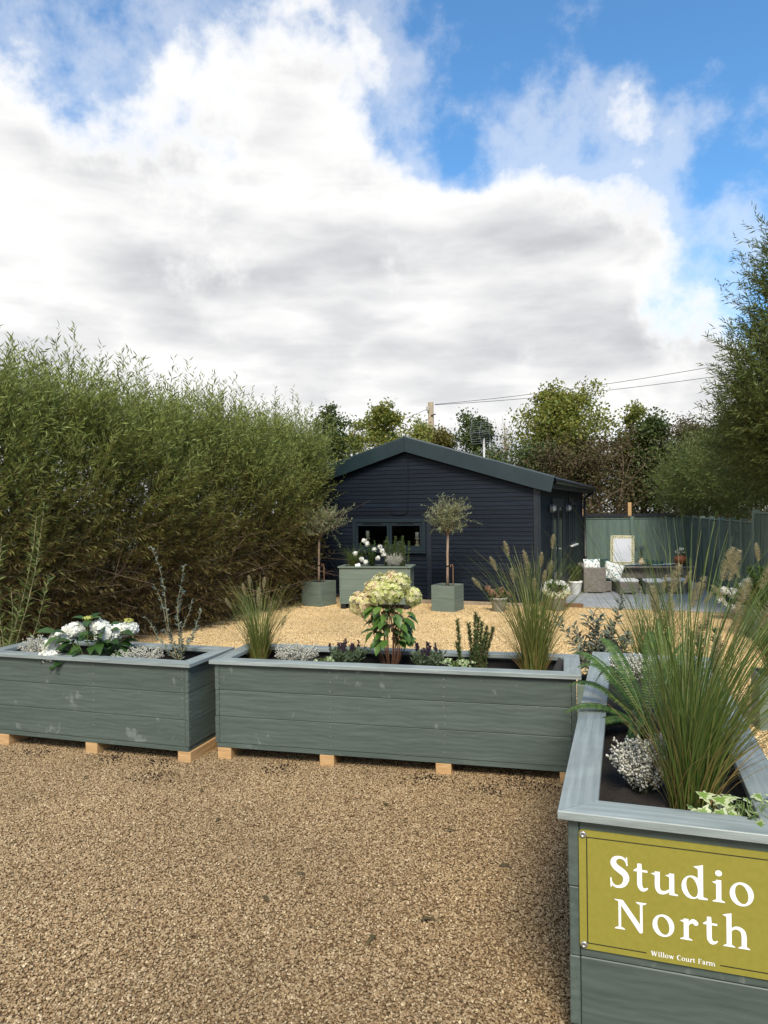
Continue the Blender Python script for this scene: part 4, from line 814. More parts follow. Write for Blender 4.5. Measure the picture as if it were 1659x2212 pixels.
edge_scrolls(.027, .02, .027, MH-.02, 12); edge_scrolls(MW-.027, .02, MW-.027, MH-.02, 12); edge_scrolls(.06, .027, MW-.06, .027, 8); edge_scrolls(.06, MH-.027, MW-.06, MH-.027, 8)
b = MB(); 
for i in range(1): b.tube([(.005, .01, .004), (.005, .01, MH*.25), (.001, .01, MH*.5), (.005, .01, MH*.75), (.005, .01, MH-.004), (MW*.5, .01, MH-.002), (MW-.005, .01, MH-.004), (MW-.001, .01, MH*.5), (MW-.005, .01, .004), (MW*.5, .01, .006), (.005, .01, .004)], .0065, 6)
b.build('outer_frame', IVORY, mir)
jp = at(tb, .66, .22, .576)
jug = empty('jug', jp, 0, 'cream ceramic jug with dark handle on the rattan table', 'jug')
MB().lathe([(.035, 0), (.06, .02), (.07, .055), (.06, .09), (.04, .115), (.045, .15), (.05, .16), (.046, .158), (.036, .12), (.0, .1)], 18).build('body', CREAM, jug, smooth=True)
MB().tube([(-.042, 0, .14), (-.075, 0, .15), (-.09, 0, .11), (-.06, 0, .065)], .007, 8).build('handle', BLACK, jug)
def sprigs(root, n, h, spread, z0, stemm, flm, fl_len=.07, bead=.012):
    a = U(0, 6.28, n); rr = U(.2, 1, n)*spread; hh = U(.7, 1, n)*h; b = MB(); fp = []
    for i in range(n):
        tip = (rr[i]*math.cos(a[i]), rr[i]*math.sin(a[i]), z0+hh[i]); b.tube([(0, 0, z0-.03), (tip[0]*.5, tip[1]*.5, z0+hh[i]*.6), tip], .0025, 4)
        for q in range(12): t = q/12*fl_len; fp.append((tip[0]*(1-t*.5)+U(-.008, .008), tip[1]+U(-.008, .008), tip[2]-t))
    b.build('stems', stemm, root); fp = np.array(fp); leaves('flowers', T_BEAD, fp, rdir(len(fp), .8), (0, 0, 1), bead, bead*.7, flm, root)
lv_ = empty('lavender_bunch', (jp[0], jp[1], jp[2]+.1), 0, 'bunch of dried lavender standing in the cream jug', 'flowers'); sprigs(lv_, 26, .34, .17, .02, LF_LAV, LAVFL2, .09, .014)
up_ = at(tb, 1.52, .3, .576)
urn = empty('urn', up_, 0, 'round terracotta urn with white flowers at the table end', 'urn')
MB().lathe([(.06, 0), (.1, .03), (.135, .1), (.13, .16), (.09, .2), (.095, .215), (.08, .21), (0, .18)], 20).build('body', TERRA, urn, smooth=True)

def petals_ball(root, name, c, rad, n, material, sx=1, sz=1, size=.028, hemi=-1.):
    d = rdir(n*2); d = d[d[:, 2] > hemi][:n]; p = np.array(c)+d*np.array([rad*sx, rad*sx, rad*sz])*U(.74, 1.1, len(d))[:, None]; d = nrm(d+rng.normal(size=d.shape)*.35)
    side = nrm(np.cross(d, rdir(len(d)))); return leaves(name, T_PETAL4, p, side, d, size, size, material, root, size)
fr_ = empty('flowers', (up_[0], up_[1], up_[2]+.2), 0, 'white flowers with dark centres in the terracotta urn', 'flowers')
for i in range(6): petals_ball(fr_, 'bloom', (U(-.13, .13), U(-.06, .06), U(.05, .17)), .035, 26, PETW, size=.03)
pl = rdir(60, .5)*U(.04, .14, 60)[:, None]+np.array([0, 0, .07]); leaves('foliage', T_LEAF, pl, rdir(60, .3), (0, 0, 1), .07, .03, LF_HYD, fr_)

# ------------------------------------------------------------------ plant builders
def rib_curves(base, az, h, lean, droop, k=8):
    """n curves: start points base (n,3), azimuth, height, outward lean, droop at the tip"""
    t = np.linspace(0, 1, k)[None]; r_ = lean[:, None]*t**1.6+droop[:, None]*t**4; z = h[:, None]*(t-.28*np.clip(droop/np.maximum(h, .01), 0, 2)[:, None]*t**4)
    return np.stack([base[:, 0:1]+np.cos(az)[:, None]*r_, base[:, 1:2]+np.sin(az)[:, None]*r_, base[:, 2:3]+z], -1), t
def grass(label, loc, n, h, lean, droop, base_r, blade, heads=(), wid=.0026, straw=.15, head_len=.13, seed=1, wind=(0, 0), label_cat='grass', name='fountain_grass'):
    global rng; keep = rng; rng = np.random.default_rng(seed)
    r = empty(name, loc, 0, label, label_cat, None)
    def mk(nm, n, hs, m, ls=1., w_=1.):
        az = U(0, 6.283, n); q = np.sqrt(U(0, 1, n)); base = np.c_[np.cos(az)*q*base_r, np.sin(az)*q*base_r, np.full(n, -.03)]; hh = h*hs*(.3+.75*U(0, 1, n)**.8); az = az+rng.normal(size=n)*.5
        ln = lean*ls*(.15+q*U(.3, 1.1, n))*hh; P, t = rib_curves(base, az, hh, ln, droop*U(.1, 1, n)*hh); P[:, :, 0] += wind[0]*t**2*hh[:, None]; P[:, :, 1] += wind[1]*t**2*hh[:, None]
        sd_ = nrm(np.c_[-np.sin(az), np.cos(az), np.zeros(n)]+rng.normal(size=(n, 3))*.5); Vv, ff = ribbons(P, (wid*w_*(1-.8*t**2))*np.ones((n, 1)), sd_); npmesh(nm, Vv, ff, m, r)
    mk('blades', n, 1, blade); mk('dry_blades', int(n*straw), .45, STRAW, 1.6, 1.1)
    for (hx, hy, hz, tx, ty) in heads:      # head base offset from the root and its tip direction
        p0 = np.array([hx*.08, hy*.08, 0]); p2 = np.array([hx, hy, hz]); tipd = nrm(np.array([[tx, ty, 1.]]))[0]
        b = MB(); b.tube([p0, p0*.3+np.array([hx*.25, hy*.25, hz*.5]), p2-tipd*.12, p2], [.0022, .002, .0016, .0013], 4); hd = b.build('flower_stalk', GSTEM, r)
        m_ = 260; u = U(0, 1, m_); a = U(0, 6.283, m_); side = nrm(np.cross(tipd[None], rdir(m_))); pos = p2+tipd*(u*head_len)[:, None]; pos[:, 0] += tx*.25*(u*head_len*1.0)**2/.2
        ln = (.012+.017*np.sin(np.clip(u*1.05, 0, 1)*3.05))*(head_len/.13)**.7; leaves('seed_head', T_LEAF, pos, side+tipd*.55, tipd, ln, .0022, SEEDH, hd)
    rng = keep; return r
def heather(label, loc, rad, h, n=70, seed=1, grey=False, spread=1.):
    global rng; keep = rng; rng = np.random.default_rng(seed)
    r = empty('heather', loc, 0, label, 'heather'); az = U(0, 6.283, n); q = np.sqrt(U(0, 1, n)); hh = h*U(.7, 1.15, n)*(1-.2*q*q); base = np.c_[np.cos(az)*q*rad*.35, np.sin(az)*q*rad*.35, np.full(n, -.02)]
    P, t = rib_curves(base, az, hh, q*rad*.62*spread, 0*hh, 5); Vv, ff = ribbons(P, .0014*np.ones((n, 5)), np.c_[-np.sin(az), np.cos(az), 0*az]); npmesh('stems', Vv, ff, HEATHG, r)
    m_ = 46; tt = U(.28, 1, (n, m_)); i = np.clip((tt*4).astype(int), 0, 3); fr = tt*4-i; idx = np.arange(n)[:, None]; pos = (P[idx, i]*(1-fr)[..., None]+P[idx, i+1]*fr[..., None]).reshape(-1, 3)
    d = rdir(len(pos), .5); pos = pos+d*.003; k = len(pos); wh = (tt.ravel() > .36) & (U(0, 1, k) < .88)
    leaves('flower_bells', T_BEAD, pos[wh], d[wh], (0, 0, 1), U(.009, .014, wh.sum()), .0085, HEATH, r); leaves('foliage', T_LEAF, pos[~wh], d[~wh], (0, 0, 1), .012, .004, HEATHG, r)
    rng = keep; return r
def spiky(label, cat, name, loc, stems, leafn, ll, lw, material, seed=1, up_=.8):
    """upright stems clothed in needles: stems = [(x,y,h,lean_x,lean_y)]"""
    global rng; keep = rng; rng = np.random.default_rng(seed); r = empty(name, loc, 0, label, cat); b = MB(); pos = []; dr_ = []
    for (x, y, h, lx, ly) in stems:
        b.tube([(x, y, -.03), (x+lx*.4, y+ly*.4, h*.5), (x+lx, y+ly, h)], [.004, .003, .0015], 4); t = U(.03, 1, int(2.0*leafn*h/.4)); q = t**1.3; pos.append(np.c_[x+lx*q, y+ly*q, h*t]); d = rdir(len(t)); d[:, 2] = np.abs(d[:, 2])*.4+up_*U(.3, 1, len(t)); dr_.append(d)
    b.build('stems', REDST if cat != 'lavender' else GSTEM, r); pos = np.concatenate(pos); leaves('needles', T_LEAF, pos, np.concatenate(dr_), rdir(len(pos)), ll*U(.6, 1.1, len(pos)), lw, material, r); rng = keep; return r
def lavender(label, loc, rad, h, seed, nfl=16):
    global rng; keep = rng; rng = np.random.default_rng(seed); r = spiky(label, 'lavender', 'lavender', loc, [(rad*.3*math.cos(a), rad*.3*math.sin(a), h*U(.55, 1), rad*q*math.cos(a), rad*q*math.sin(a)) for a, q in zip(U(0, 6.28, 90), U(.1, .9, 90))], 80, .042, .008, LF_LAV, seed)
    fp = []; b = MB()
    for i in range(nfl):
        a, q = U(0, 6.28), U(.3, 1); x, y, z = rad*q*math.cos(a), rad*q*math.sin(a), h*U(.85, 1.22); b.tube([(x*.3, y*.3, h*.4), (x, y, z)], .0015, 4)
        fp += [(x+U(-.005, .005), y+U(-.005, .005), z+U(-.012, .035)) for _ in range(30)]
    b.build('flower_stalks', GSTEM, r); fp = np.array(fp); leaves('flower_spikes', T_BEAD, fp, rdir(len(fp), .6), (0, 0, 1), .012, .008, LAVFL, r); rng = keep; return r
def ivy(label, loc, n, rad, mats, seed, size=.05, up_=.05):
    global rng; keep = rng; rng = np.random.default_rng(seed); r = empty('ivy', loc, 0, label, 'ivy')
    a = U(0, 6.28, n); q = U(.15, 1, n)*rad; p = np.c_[q*np.cos(a), q*np.sin(a)*.7, U(.0, up_, n)]; b = MB()
    for i in range(0, n, 2): b.tube([(0, 0, -.02), (p[i, 0]*.5, p[i, 1]*.5, up_), tuple(p[i])], .0015, 4)
    b.build('trailing_stems', GSTEM, r); d = np.c_[np.cos(a), np.sin(a), U(-.3, .5, n)]; upv = nrm(np.c_[U(-.5, .5, n), U(-1, -.2, n), U(.4, 1, n)]); s_ = size*U(.6, 1.1, n)
    leaves('variegated_leaves', T_IVY, p, d, upv, s_, s_*.8, mats[0], r, s_*.5); leaves('leaf_centres', T_IVY, p+upv*.0015+d*.012*(size/.05), d, upv, s_*.62, s_*.5, mats[1], r, s_*.5); rng = keep; return r
def shrub_leaf_cloud(r, centres, rads, n, ll, lw, material, T=T_LEAF, up_=.3, name='foliage'):
    pos = []; dd_ = []
    for c_, rr in zip(centres, rads):
        d = rdir(n); p = np.array(c_)+d*np.array(rr)*(U(.35, 1, n)**.5)[:, None]; pos.append(p); dd_.append(d+np.array([0, 0, up_])+rng.normal(size=(n, 3))*.5)
    pos = np.concatenate(pos); return leaves(name, T, pos, np.concatenate(dd_), rdir(len(pos), .8), ll*U(.6, 1.15, len(pos)), lw, material, r)
def leafy_stems(r, stems, step, ll, lw, material, stemm, T=T_LEAF, rad0=.005, bare=.1, spread=1., face=(0, 0, 1)):
    """each stem is a list of points; leaves alternate along it, tips pointing up and out"""
    b = MB(); pos = []; dr_ = []
    for P in stems:
        P = np.array(P, float); n = len(P); b.tube(P, list(np.linspace(rad0, rad0*.25, n)), 5); seg = np.linalg.norm(np.diff(P, axis=0), axis=1); L_ = seg.sum(); m_ = max(2, int(L_*(1-bare)/step)); t = np.linspace(bare, .99, m_)*(n-1); i = np.clip(t.astype(int), 0, n-2); fr = (t-i)[:, None]
        q = P[i]*(1-fr)+P[i+1]*fr; tg = nrm(P[i+1]-P[i]); s = rdir(m_); s = nrm(s-tg*np.sum(s*tg, 1, keepdims=True)); pos.append(q); dr_.append(tg*U(.3, .9, m_)[:, None]+s*spread)
    b.build('stems', stemm, r, smooth=True); pos = np.concatenate(pos); leaves('foliage', T, pos, np.concatenate(dr_), np.array(face)+rdir(len(pos))*.6, ll*U(.65, 1.1, len(pos)), lw*U(.8, 1.1, len(pos)), material, r)

# ------------------------------------------------------------------ plants of the long middle planter
SZ = .585
grass('tall fountain grass with seed heads in the long planter, beside the shorter planter', (-.935, 5.33, SZ), 330, .66, .42, .3, .055, BLADE,
      heads=[(-.1, 0, .50, -.15, 0), (.0, .0, .47, .05, 0), (-.2, 0, .40, -.5, 0), (.03, .05, .54, .1, 0), (.08, 0, .36, .1, 0), (.0, -.02, .42, 0, 0), (.17, 0, .26, .3, 0), (-.06, 0, .56, -.1, 0)], seed=11, head_len=.085, straw=.2)
heather('white heather mound between the small grass and a lavender', (-.635, 5.17, SZ), .165, .18, 95, 2)
lavender('lavender bush with dark flower spikes next to the heather mound', (-.27, 5.1, SZ), .13, .135, 3)
ivy('pale ivy sprig spilling between the heather and the lavender', (-.44, 5.03, SZ+.04), 22, .09, (IVYW, IVYG), 4, .034)
lavender('smaller lavender bush with dark spikes beside the lime hydrangea stems', (.29, 4.95, SZ), .1, .135, 5, 16)
ivy('variegated ivy between the small lavender and the rosemary', (.47, 4.89, SZ+.02), 34, .12, (IVYW, IVYG), 6, .05, .07)
spiky('upright rosemary bush with one separate spire in the long planter', 'rosemary', 'rosemary', (.60, 4.92, SZ), [(-.09, 0, .36, -.02, 0), (-.08, .0, .2, -.04, 0), (.0, 0, .40, .015, 0), (.03, 0, .34, .03, 0), (.02, .03, .37, .02, 0), (-.01, .02, .33, -.02, 0), (.05, 0, .27, .05, .0), (.07, .02, .3, .07, 0), (.01, -.03, .28, .0, -.02), (.04, .04, .3, .06, 0), (.02, -.02, .24, .05, -.02)], 240, .030, .0058, LF_ROS, 7)
grass('tallest fountain grass of the long planter, at the end beside the sign planter', (.985, 4.80, SZ), 420, .88, .40, .22, .065, BLADE,
      heads=[(-.16, .0, .80, -.25, 0), (-.04, 0, .74, -.2, 0), (.13, 0, .84, .1, 0), (-.33, .05, .57, -.7, 0), (-.13, 0, .62, -.1, 0), (.07, 0, .60, .1, 0), (-.03, .02, .66, 0, 0), (.0, -.05, .55, 0, 0), (-.24, 0, .7, -.4, 0), (.12, .05, .66, .15, 0), (.05, 0, .72, .1, 0)], seed=12, head_len=.1, straw=.2)
for (x, y, a, lab) in ((-1.075, 5.44, .5, 'small black plant label stuck in the soil beside the shorter planter end'), (1.15, 4.86, -.4, 'small black plant label leaning in the soil near the sign planter')):
    tg_ = MB(); tg_.cbox((-.045, -.001, .02), (.045, .001, .12), .0005).build('plant_label', BLACK, None, (x, y, SZ-.02), (R(-18), R(25), a)); tag(bpy.context.scene.objects[-1] if False else col.objects[-1], lab, 'plant label', 'plant labels')
# lime and blush panicle hydrangea on bare red stems
hy = empty('panicle_hydrangea', (.03, 5.06, SZ), 0, 'panicle hydrangea with lime and blush flower heads on bare red stems', 'hydrangea')
b = MB(); heads = [(hx_, hy2, hz2+.04, hr2, mm2) for hx_, hy2, hz2, hr2, mm2 in [(-.115, -.02, .50, .058, PETP), (-.055, .0, .53, .066, PETL), (.02, .02, .555, .06, PETP), (.075, -.02, .545, .062, PETL), (.0, -.07, .49, .064, PETL), (.165, -.01, .455, .055, PETL), (-.205, -.02, .405, .07, PETP), (.04, -.06, .48, .05, PETL), (-.08, -.06, .47, .055, PETL)]]
for i in range(22):
    a = U(0, 6.28); q = U(.2, 1); x, y = .12*q*math.cos(a), .1*q*math.sin(a); b.tube([(x*.25, y*.25, -.02), (x*.95, y*.95, .13), (x*1.1, y*1.1, .27), (x*.9+U(-.04, .04), y, .4)], [.004, .0035, .003, .0025], 5)
for hx, hy_, hz, hr, _ in heads: b.tube([(hx*.5, hy_*.5, .26), (hx*.9, hy_, hz*.82), (hx, hy_, hz)], .003, 5)
b.build('stems', REDST, hy)
n = 95; a = U(0, 6.28, n); q = np.sqrt(U(.05, 1, n)); z = U(.2, .45, n); p = np.c_[.13*q*np.cos(a), .11*q*np.sin(a), z]; d = np.c_[np.cos(a), np.sin(a), U(-1.3, .25, n)]
leaves('leaves', T_BROAD, p, d, (0, -.25, 1), U(.08, .13, n), U(.045, .066, n), LF_FRESH, hy)
for hx, hy_, hz, hr, mm in heads: petals_ball(hy, 'flower_head', (hx, hy_, hz+hr*.25), hr*1.08, 250, mm, 1, 1.1, .026)

# ------------------------------------------------------------------ plants of the shorter planter
hz_ = .575
wh = empty('hydrangea', (-2.2, 5.4, hz_), 0, 'white mophead hydrangea with broad green leaves in the shorter planter', 'hydrangea')
n = 105; a = U(0, 6.28, n); q = np.sqrt(U(.05, 1, n)); z = U(.03, .27, n); p = np.c_[.25*q*np.cos(a), .13*q*np.sin(a)-.03, z]; d = np.c_[np.cos(a), np.sin(a)-.3, U(-.7, .5, n)]
leaves('leaves', T_BROAD, p, d, (0, -.45, 1), U(.09, .15, n), U(.05, .085, n), LF_HYD, wh)
b = MB()
WHH = [(-.215, -.06, .2, .075), (-.135, .0, .255, .085), (-.17, -.02, .235, .05), (.06, .02, .275, .07), (.13, -.03, .22, .095), (.2, 0, .245, .07), (.28, .0, .265, .07), (-.25, -.12, .1, .075), (-.26, -.1, .165, .06), (.1, -.02, .25, .07), (-.25, -.1, .06, .05)]
for x, y, z, r_ in WHH: b.tube([(x*.2, y*.2, -.02), (x*.7, y*.8, z*.55), (x, y, z)], .004, 5)
b.tube([(0, 0, 0), (-.03, 0, .18), (-.025, 0, .335)], .004, 5); b.build('stems', GSTEM, wh)
for x, y, z, r_ in WHH: petals_ball(wh, 'flower_head', (x, y, z), r_*.8, 95, PETW, 1.05, .72, .05)
petals_ball(wh, 'bud', (-.025, 0, .345), .03, 50, PETY, 1.1, .4, .014); petals_ball(wh, 'bud', (.28, .0, .325), .03, 50, PETY, 1.1, .4, .014)
leaves('leaves', T_BROAD, [(-.025, 0, .33)]*5, [(-1, -.2, .3), (1, -.2, .25), (.3, -1, -.2), (-.5, 1, .2), (.6, .6, .4)], (0, -.2, 1), .12, .06, LF_HYD, wh)
heather('white heather behind the white hydrangea, at the far end of the shorter planter', (-2.66, 5.48, hz_), .13, .2, 75, 12)
heather('white heather in front of the silver shrub in the shorter planter', (-1.82, 5.32, hz_), .18, .15, 85, 13, spread=1.2)
ivy('small grey ivy trailing beside the heather at the end of the shorter planter', (-2.82, 5.43, hz_+.03), 26, .1, (IVYW, IVYG), 14, .03)
sh = empty('silver_shrub', (-1.52, 5.32, hz_), 0, 'sparse upright silver leaved shrub at the corner of the shorter planter', 'shrub')
stems = []
for (tx, ty, h) in ((-.19, .02, .90), (-.22, .06, .62), (.03, 0, .76), (.0, .05, .56), (.2, 0, .42), (.14, .03, .34), (-.1, -.04, .3), (-.26, 0, .38), (.09, -.05, .26), (-.05, -.08, .16), (.08, .06, .5)):
    k = np.linspace(0, 1, 7)[:, None]; base = np.array([U(-.02, .02), U(-.02, .02), -.02]); stems.append(base+k*np.array([0, 0, h])+k**1.3*np.array([tx, ty, 0])+np.c_[.02*np.sin(k*7+tx*20), 0*k, 0*k])
leafy_stems(sh, stems, .0125, .032, .018, LF_SHRUB, PSTEM, rad0=.004, bare=.08, face=(0, -.5, 1))
tw = empty('twiggy_shrub', (-3.45, 6.5, gr(6.5)), 0, 'loose twiggy shrub with pale stems growing behind the shorter planter', 'shrub'); stems = []
for (tx, h) in ((-.5, 1.5), (-.35, 1.2), (-.08, 1.55), (.05, 1.35), (.25, 1.75), (.42, 1.85), (.1, 1.1), (-.2, 1.0), (.5, 1.2), (-.6, 1.0), (.2, .9)):
    k = np.linspace(0, 1, 7)[:, None]; stems.append(k*np.array([tx, U(-.2, .2), h])+np.c_[.03*np.sin(k*6+h*9), 0*k, 0*k])
leafy_stems(tw, stems, .009, .085, .017, WILLOW2, PSTEM, rad0=.0065, bare=.15, spread=1.1)

# ------------------------------------------------------------------ plants of the sign planter
def SP(x, y, z): return (SGO[0]+x*math.cos(SGA)+y*math.sin(SGA), SGO[1]-x*math.sin(SGA)+y*math.cos(SGA), z)
PZ = .69
grass('huge fountain grass with bushy seed heads beside the ivy in the sign planter', SP(.40, .36, PZ), 390, 1.02, .5, .26, .065, BLADED,
      heads=[(.16, .0, .66, .35, 0), (.25, .03, .60, .45, 0), (.38, -.05, .62, .9, 0), (-.02, .1, .70, .25, 0), (.05, .1, .66, .4, 0), (.1, .2, .52, .5, 0), (.2, .1, .56, .1, 0), (.0, .15, .58, 0, 0), (.12, .05, .46, 0, 0), (.34, .1, .4, .7, 0), (.42, .0, .50, .4, 0), (-.06, .12, .62, -.1, 0), (.3, .12, .72, .5, 0), (.46, .1, .6, .7, 0), (.22, .18, .74, .3, 0), (.36, .2, .55, .8, 0), (.12, .02, .76, .3, 0), (.5, .15, .44, .9, 0), (.28, -.04, .5, .6, 0)], seed=21, wid=.0024, head_len=.115, straw=.28, wind=(.22, .04))
heather('white heather in the sign planter, tucked against the large grass', SP(.26, .52, PZ), .13, .2, 90, 22, spread=1.1)
heather('white heather at the far end of the sign planter behind the fern', SP(.24, 2.22, PZ), .14, .16, 60, 23)
ivy('lime green ivy trailing over the sign planter rim', SP(.54, .17, PZ+.06), 40, .13, (IVYW, IVYY), 24, .055, .06)
ivy('grey green ivy at the foot of the large grass', SP(.45, .2, PZ+.03), 14, .07, (IVYW, IVYG), 25, .05, .04)
spiky('small rosemary tuft between the fern and the heather in the sign planter', 'rosemary', 'rosemary', SP(.3, .85, PZ), [(U(-.05, .05), U(-.05, .05), U(.15, .26), U(-.04, .04), 0) for _ in range(10)], 200, .024, .004, LF_LAV, 26)
spiky('dark upright rosemary behind the large grass in the sign planter', 'rosemary', 'rosemary', SP(.52, 1.0, PZ), [(U(-.07, .07), U(-.07, .07), U(.3, .5), U(-.06, .06), 0) for _ in range(12)], 200, .03, .005, LF_ROS, 27)
def fern(label, loc, fronds, seed, material=FERN):
    global rng; keep = rng; rng = np.random.default_rng(seed); r = empty('fern', loc, 0, label, 'fern'); b = MB(); pos = []; dd_ = []; ln = []; upv = []
    for (ax, L_, h, dr_) in fronds:
        k = np.linspace(0, 1, 24); dirx = np.array([math.cos(ax), math.sin(ax)]); x = L_*(k-.1*k**3); z = h*np.sin(k*dr_)/max(math.sin(min(dr_, 1.57)), .3)
        P = np.c_[x*dirx[0], x*dirx[1], z]; b.tube(P[::3], .0022, 4); tg = nrm(np.gradient(P, axis=0)); sd_ = nrm(np.cross(tg, np.array([0, 0, 1.])+1e-4))
        m_ = 46; t = np.linspace(.14, .99, m_)*23; i = np.clip(t.astype(int), 0, 22); fr = (t-i)[:, None]; Q = P[i]*(1-fr)+P[i+1]*fr
        w_ = .062*np.sin(np.clip(t/23, 0, 1)**.6*math.pi*.97)**.8*(L_/.55)+.008
        for s in (1, -1): pos.append(Q); dd_.append(sd_[i]*s+tg[i]*.35+np.array([0, 0, -.15])); ln.append(w_*U(.88, 1.05, m_)); upv.append(np.cross(sd_[i], tg[i]))
    b.build('midribs', GSTEM, r); pos = np.concatenate(pos); ln = np.concatenate(ln); leaves('pinnae', T_CURL, pos, np.concatenate(dd_), np.concatenate(upv), ln, ln*.2+.002, material, r); rng = keep; return r
fern('green fern reaching over the sign planter rim', SP(.3, 1.25, PZ), [(math.pi+.1, .44, .13, 2.3), (math.pi-.38, .4, .2, 2.1), (math.pi+.55, .42, .1, 2.4), (math.pi-.9, .45, .3, 1.8), (math.pi+1.0, .36, .1, 2.5), (1.9, .4, .36, 1.7), (1.2, .34, .4, 1.6), (-.3, .35, .3, 1.9), (.6, .38, .36, 1.8), (math.pi+.3, .3, .06, 2.4), (-1.3, .3, .16, 2.2), (math.pi-.1, .35, .3, 1.9), (-2.2, .34, .05, 2.4)]+[(U(0, 6.28), U(.22, .34), U(.05, .3), U(1.7, 2.4)) for _ in range(12)], 31)
fern('pale lime fern frond standing upright among the grass', SP(.38, 1.4, PZ), [(1.5, .12, .45, 1.45), (1.1, .16, .42, 1.5), (2.0, .1, .36, 1.5)], 32, FERNL)
# pots standing on the gravel behind the sign planter: grey leaved shrub and a second grass
def cube_pot(label, loc, w_, h, ang=0, paint=POTP, rows=2, taper=.0):
    r = empty('cube_planter', loc, ang, label, 'planter', 'small cube planters'); t = .022; a = w_/2; ph = h/rows
    for k in range(rows):
        z0, z1 = k*ph+.0015, (k+1)*ph-.0015
        for q in range(4):
            o = MB().cbox((-a+(t+.0008 if q % 2 else 0), -a, z0), (a-(t+.0008 if q % 2 else 0), -a+t, z1), .0025).build('plank', paint, r, rot=(0, 0, q*math.pi/2))
    MB().box((-a+t, -a+t, .01), (a-t, a-t, h-.04)).build('soil', SOIL, r); return r
px_, py_ = 1.62, 5.4
cube_pot('low cube planter behind the sign planter, under the grey leaved shrub', (px_, py_, gr(py_)), .36, .42, -.3)
gs_ = empty('olive_shrub', (px_, py_, gr(py_)+.38), 0, 'bushy grey green shrub standing behind the sign planter', 'shrub'); stems = []
for i in range(40):
    a = U(0, 6.28); q = U(.2, 1); h = U(.25, .66)*(1-.3*q); k = np.linspace(0, 1, 6)[:, None]; stems.append(np.array([0, 0, -.02])+k*np.array([0, 0, h])+k**.8*np.array([.3*q*math.cos(a), .22*q*math.sin(a), 0])+rng.normal(size=(6, 3))*.008*k)
stems.append(np.linspace(0, 1, 6)[:, None]*np.array([-.48, -.05, .3])); stems.append(np.linspace(0, 1, 6)[:, None]*np.array([.14, -.05, .72])); stems.append(np.linspace(0, 1, 6)[:, None]*np.array([-.35, -.05, .52]))
leafy_stems(gs_, stems, .0075, .075, .021, LF_GREY, TRUNK, rad0=.005, bare=.35, face=(0, -.3, 1))
px_, py_ = 2.0, 5.45
cube_pot('low cube planter behind the sign planter, under the second grass clump', (px_, py_, gr(py_)), .34, .42, -.3)
grass('fountain grass clump standing behind the sign planter', (px_, py_, gr(py_)+.38), 380, .78, .5, .12, .07, BLADED, heads=[(.25, 0, .74, .5, 0), (.4, 0, .6, .7, 0), (.1, 0, .7, .2, 0)], seed=41, head_len=.12, wind=(.1, 0))
px_, py_ = 3.05, 5.6
cube_pot('cube planter on the gravel right of the sign planter, holding feathery grass', (px_, py_, gr(py_)), .34, .42, -.3)
grass('feathery fountain grass clump growing beyond the sign planter, toward the side fence', (px_, py_, gr(py_)+.38), 420, .85, .5, .3, .08, BLADED, heads=[(-.3, 0, .78, -.4, 0), (-.15, 0, .9, -.1, 0), (.05, 0, .86, .3, 0), (.2, 0, .8, .6, 0), (-.42, 0, .6, -.6, 0)], seed=43, head_len=.15, wind=(-.05, 0))

# ------------------------------------------------------------------ courtyard pots by the shed
def olive(label, loc, ang, trunk_h, crad, seed, lean=0., potw=.5, poth=.44):
    global rng; keep = rng; rng = np.random.default_rng(seed)
    cube_pot(label[0], loc, potw, poth, ang); r = empty('olive_tree', (loc[0], loc[1], loc[2]+poth-.04), 0, label[1], 'olive tree', 'potted olive trees')
    b = MB(); b.tube([(.0, 0, -.03), (.005, 0, trunk_h*.3), (-.012+lean, 0, trunk_h*.65), (.0+lean, 0, trunk_h)], [.03, .025, .024, .022], 8); top = np.array([lean, 0, trunk_h]); stems = []
    for i in range(14):
        a = i*2.4; q = U(.5, 1); tip = top+np.array([crad*q*math.cos(a)*.6, crad*q*math.sin(a)*.6, crad*U(.2, 1.2)]); b.tube([top, top*.5+tip*.5+np.array([0, 0, .03]), tip], [.014, .008, .005], 5)
        for j in range(17):
            d = rdir(1, .7)[0]; L_ = crad*U(.35, .85)*(1.7 if U(0, 1) < .08 else 1); k = np.linspace(0, 1, 5)[:, None]; stems.append(tip*.75+top*.25+k*d*L_*np.array([1, 1, .9])+k*k*np.array([0, 0, .03])+rng.normal(size=(5, 3))*.006)
    b.build('trunk', OLTRUNK, r, smooth=True); leafy_stems(r, stems, .0135, .056, .0125, LF_OLIVE, OLTRUNK, rad0=.003, bare=.1, face=(0, -.4, 1))
    st_ = MB(); sx = .11; st_.tube([(sx, 0, -.03), (sx, 0, trunk_h*.38), (sx-.01, 0, trunk_h*.43), (sx-.04, 0, trunk_h*.43), (sx-.045, 0, trunk_h*.38)], .011, 6); st_.build('stake', OLDT, r); MB().lathe([(.033, -.012), (.033, .012)], 10).build('tree_tie', BLACK, r, (0, 0, trunk_h*.4)); rng = keep; return r
olive(('sage cube planter holding the olive tree beside the hedge', 'standard olive tree with rounded crown beside the hedge'), (-1.36, 14.86, -.24), -.62, .9, .53, 51, .02, .50, .5)
olive(('sage cube planter holding the olive tree right of the window', 'standard olive tree with leaning crown right of the shed window'), (1.2, 13.86, -.24), -.5, .98, .5, 52, .02, .47, .5)
cp = planter('tall sage planter trough with white roses under the shed window', (-.93, 14.2, -.24), R(10), 1.47, .6, .14, 3, .225, rim=.09, bear=(.05, 1.3), paint=POTP, rimpaint=POTP, bmat=LINER)
cz = .55
ro = empty('rose_bush', (-.25, 14.42, cz), 0, 'white rose bush in the trough under the window', 'rose'); stems = []
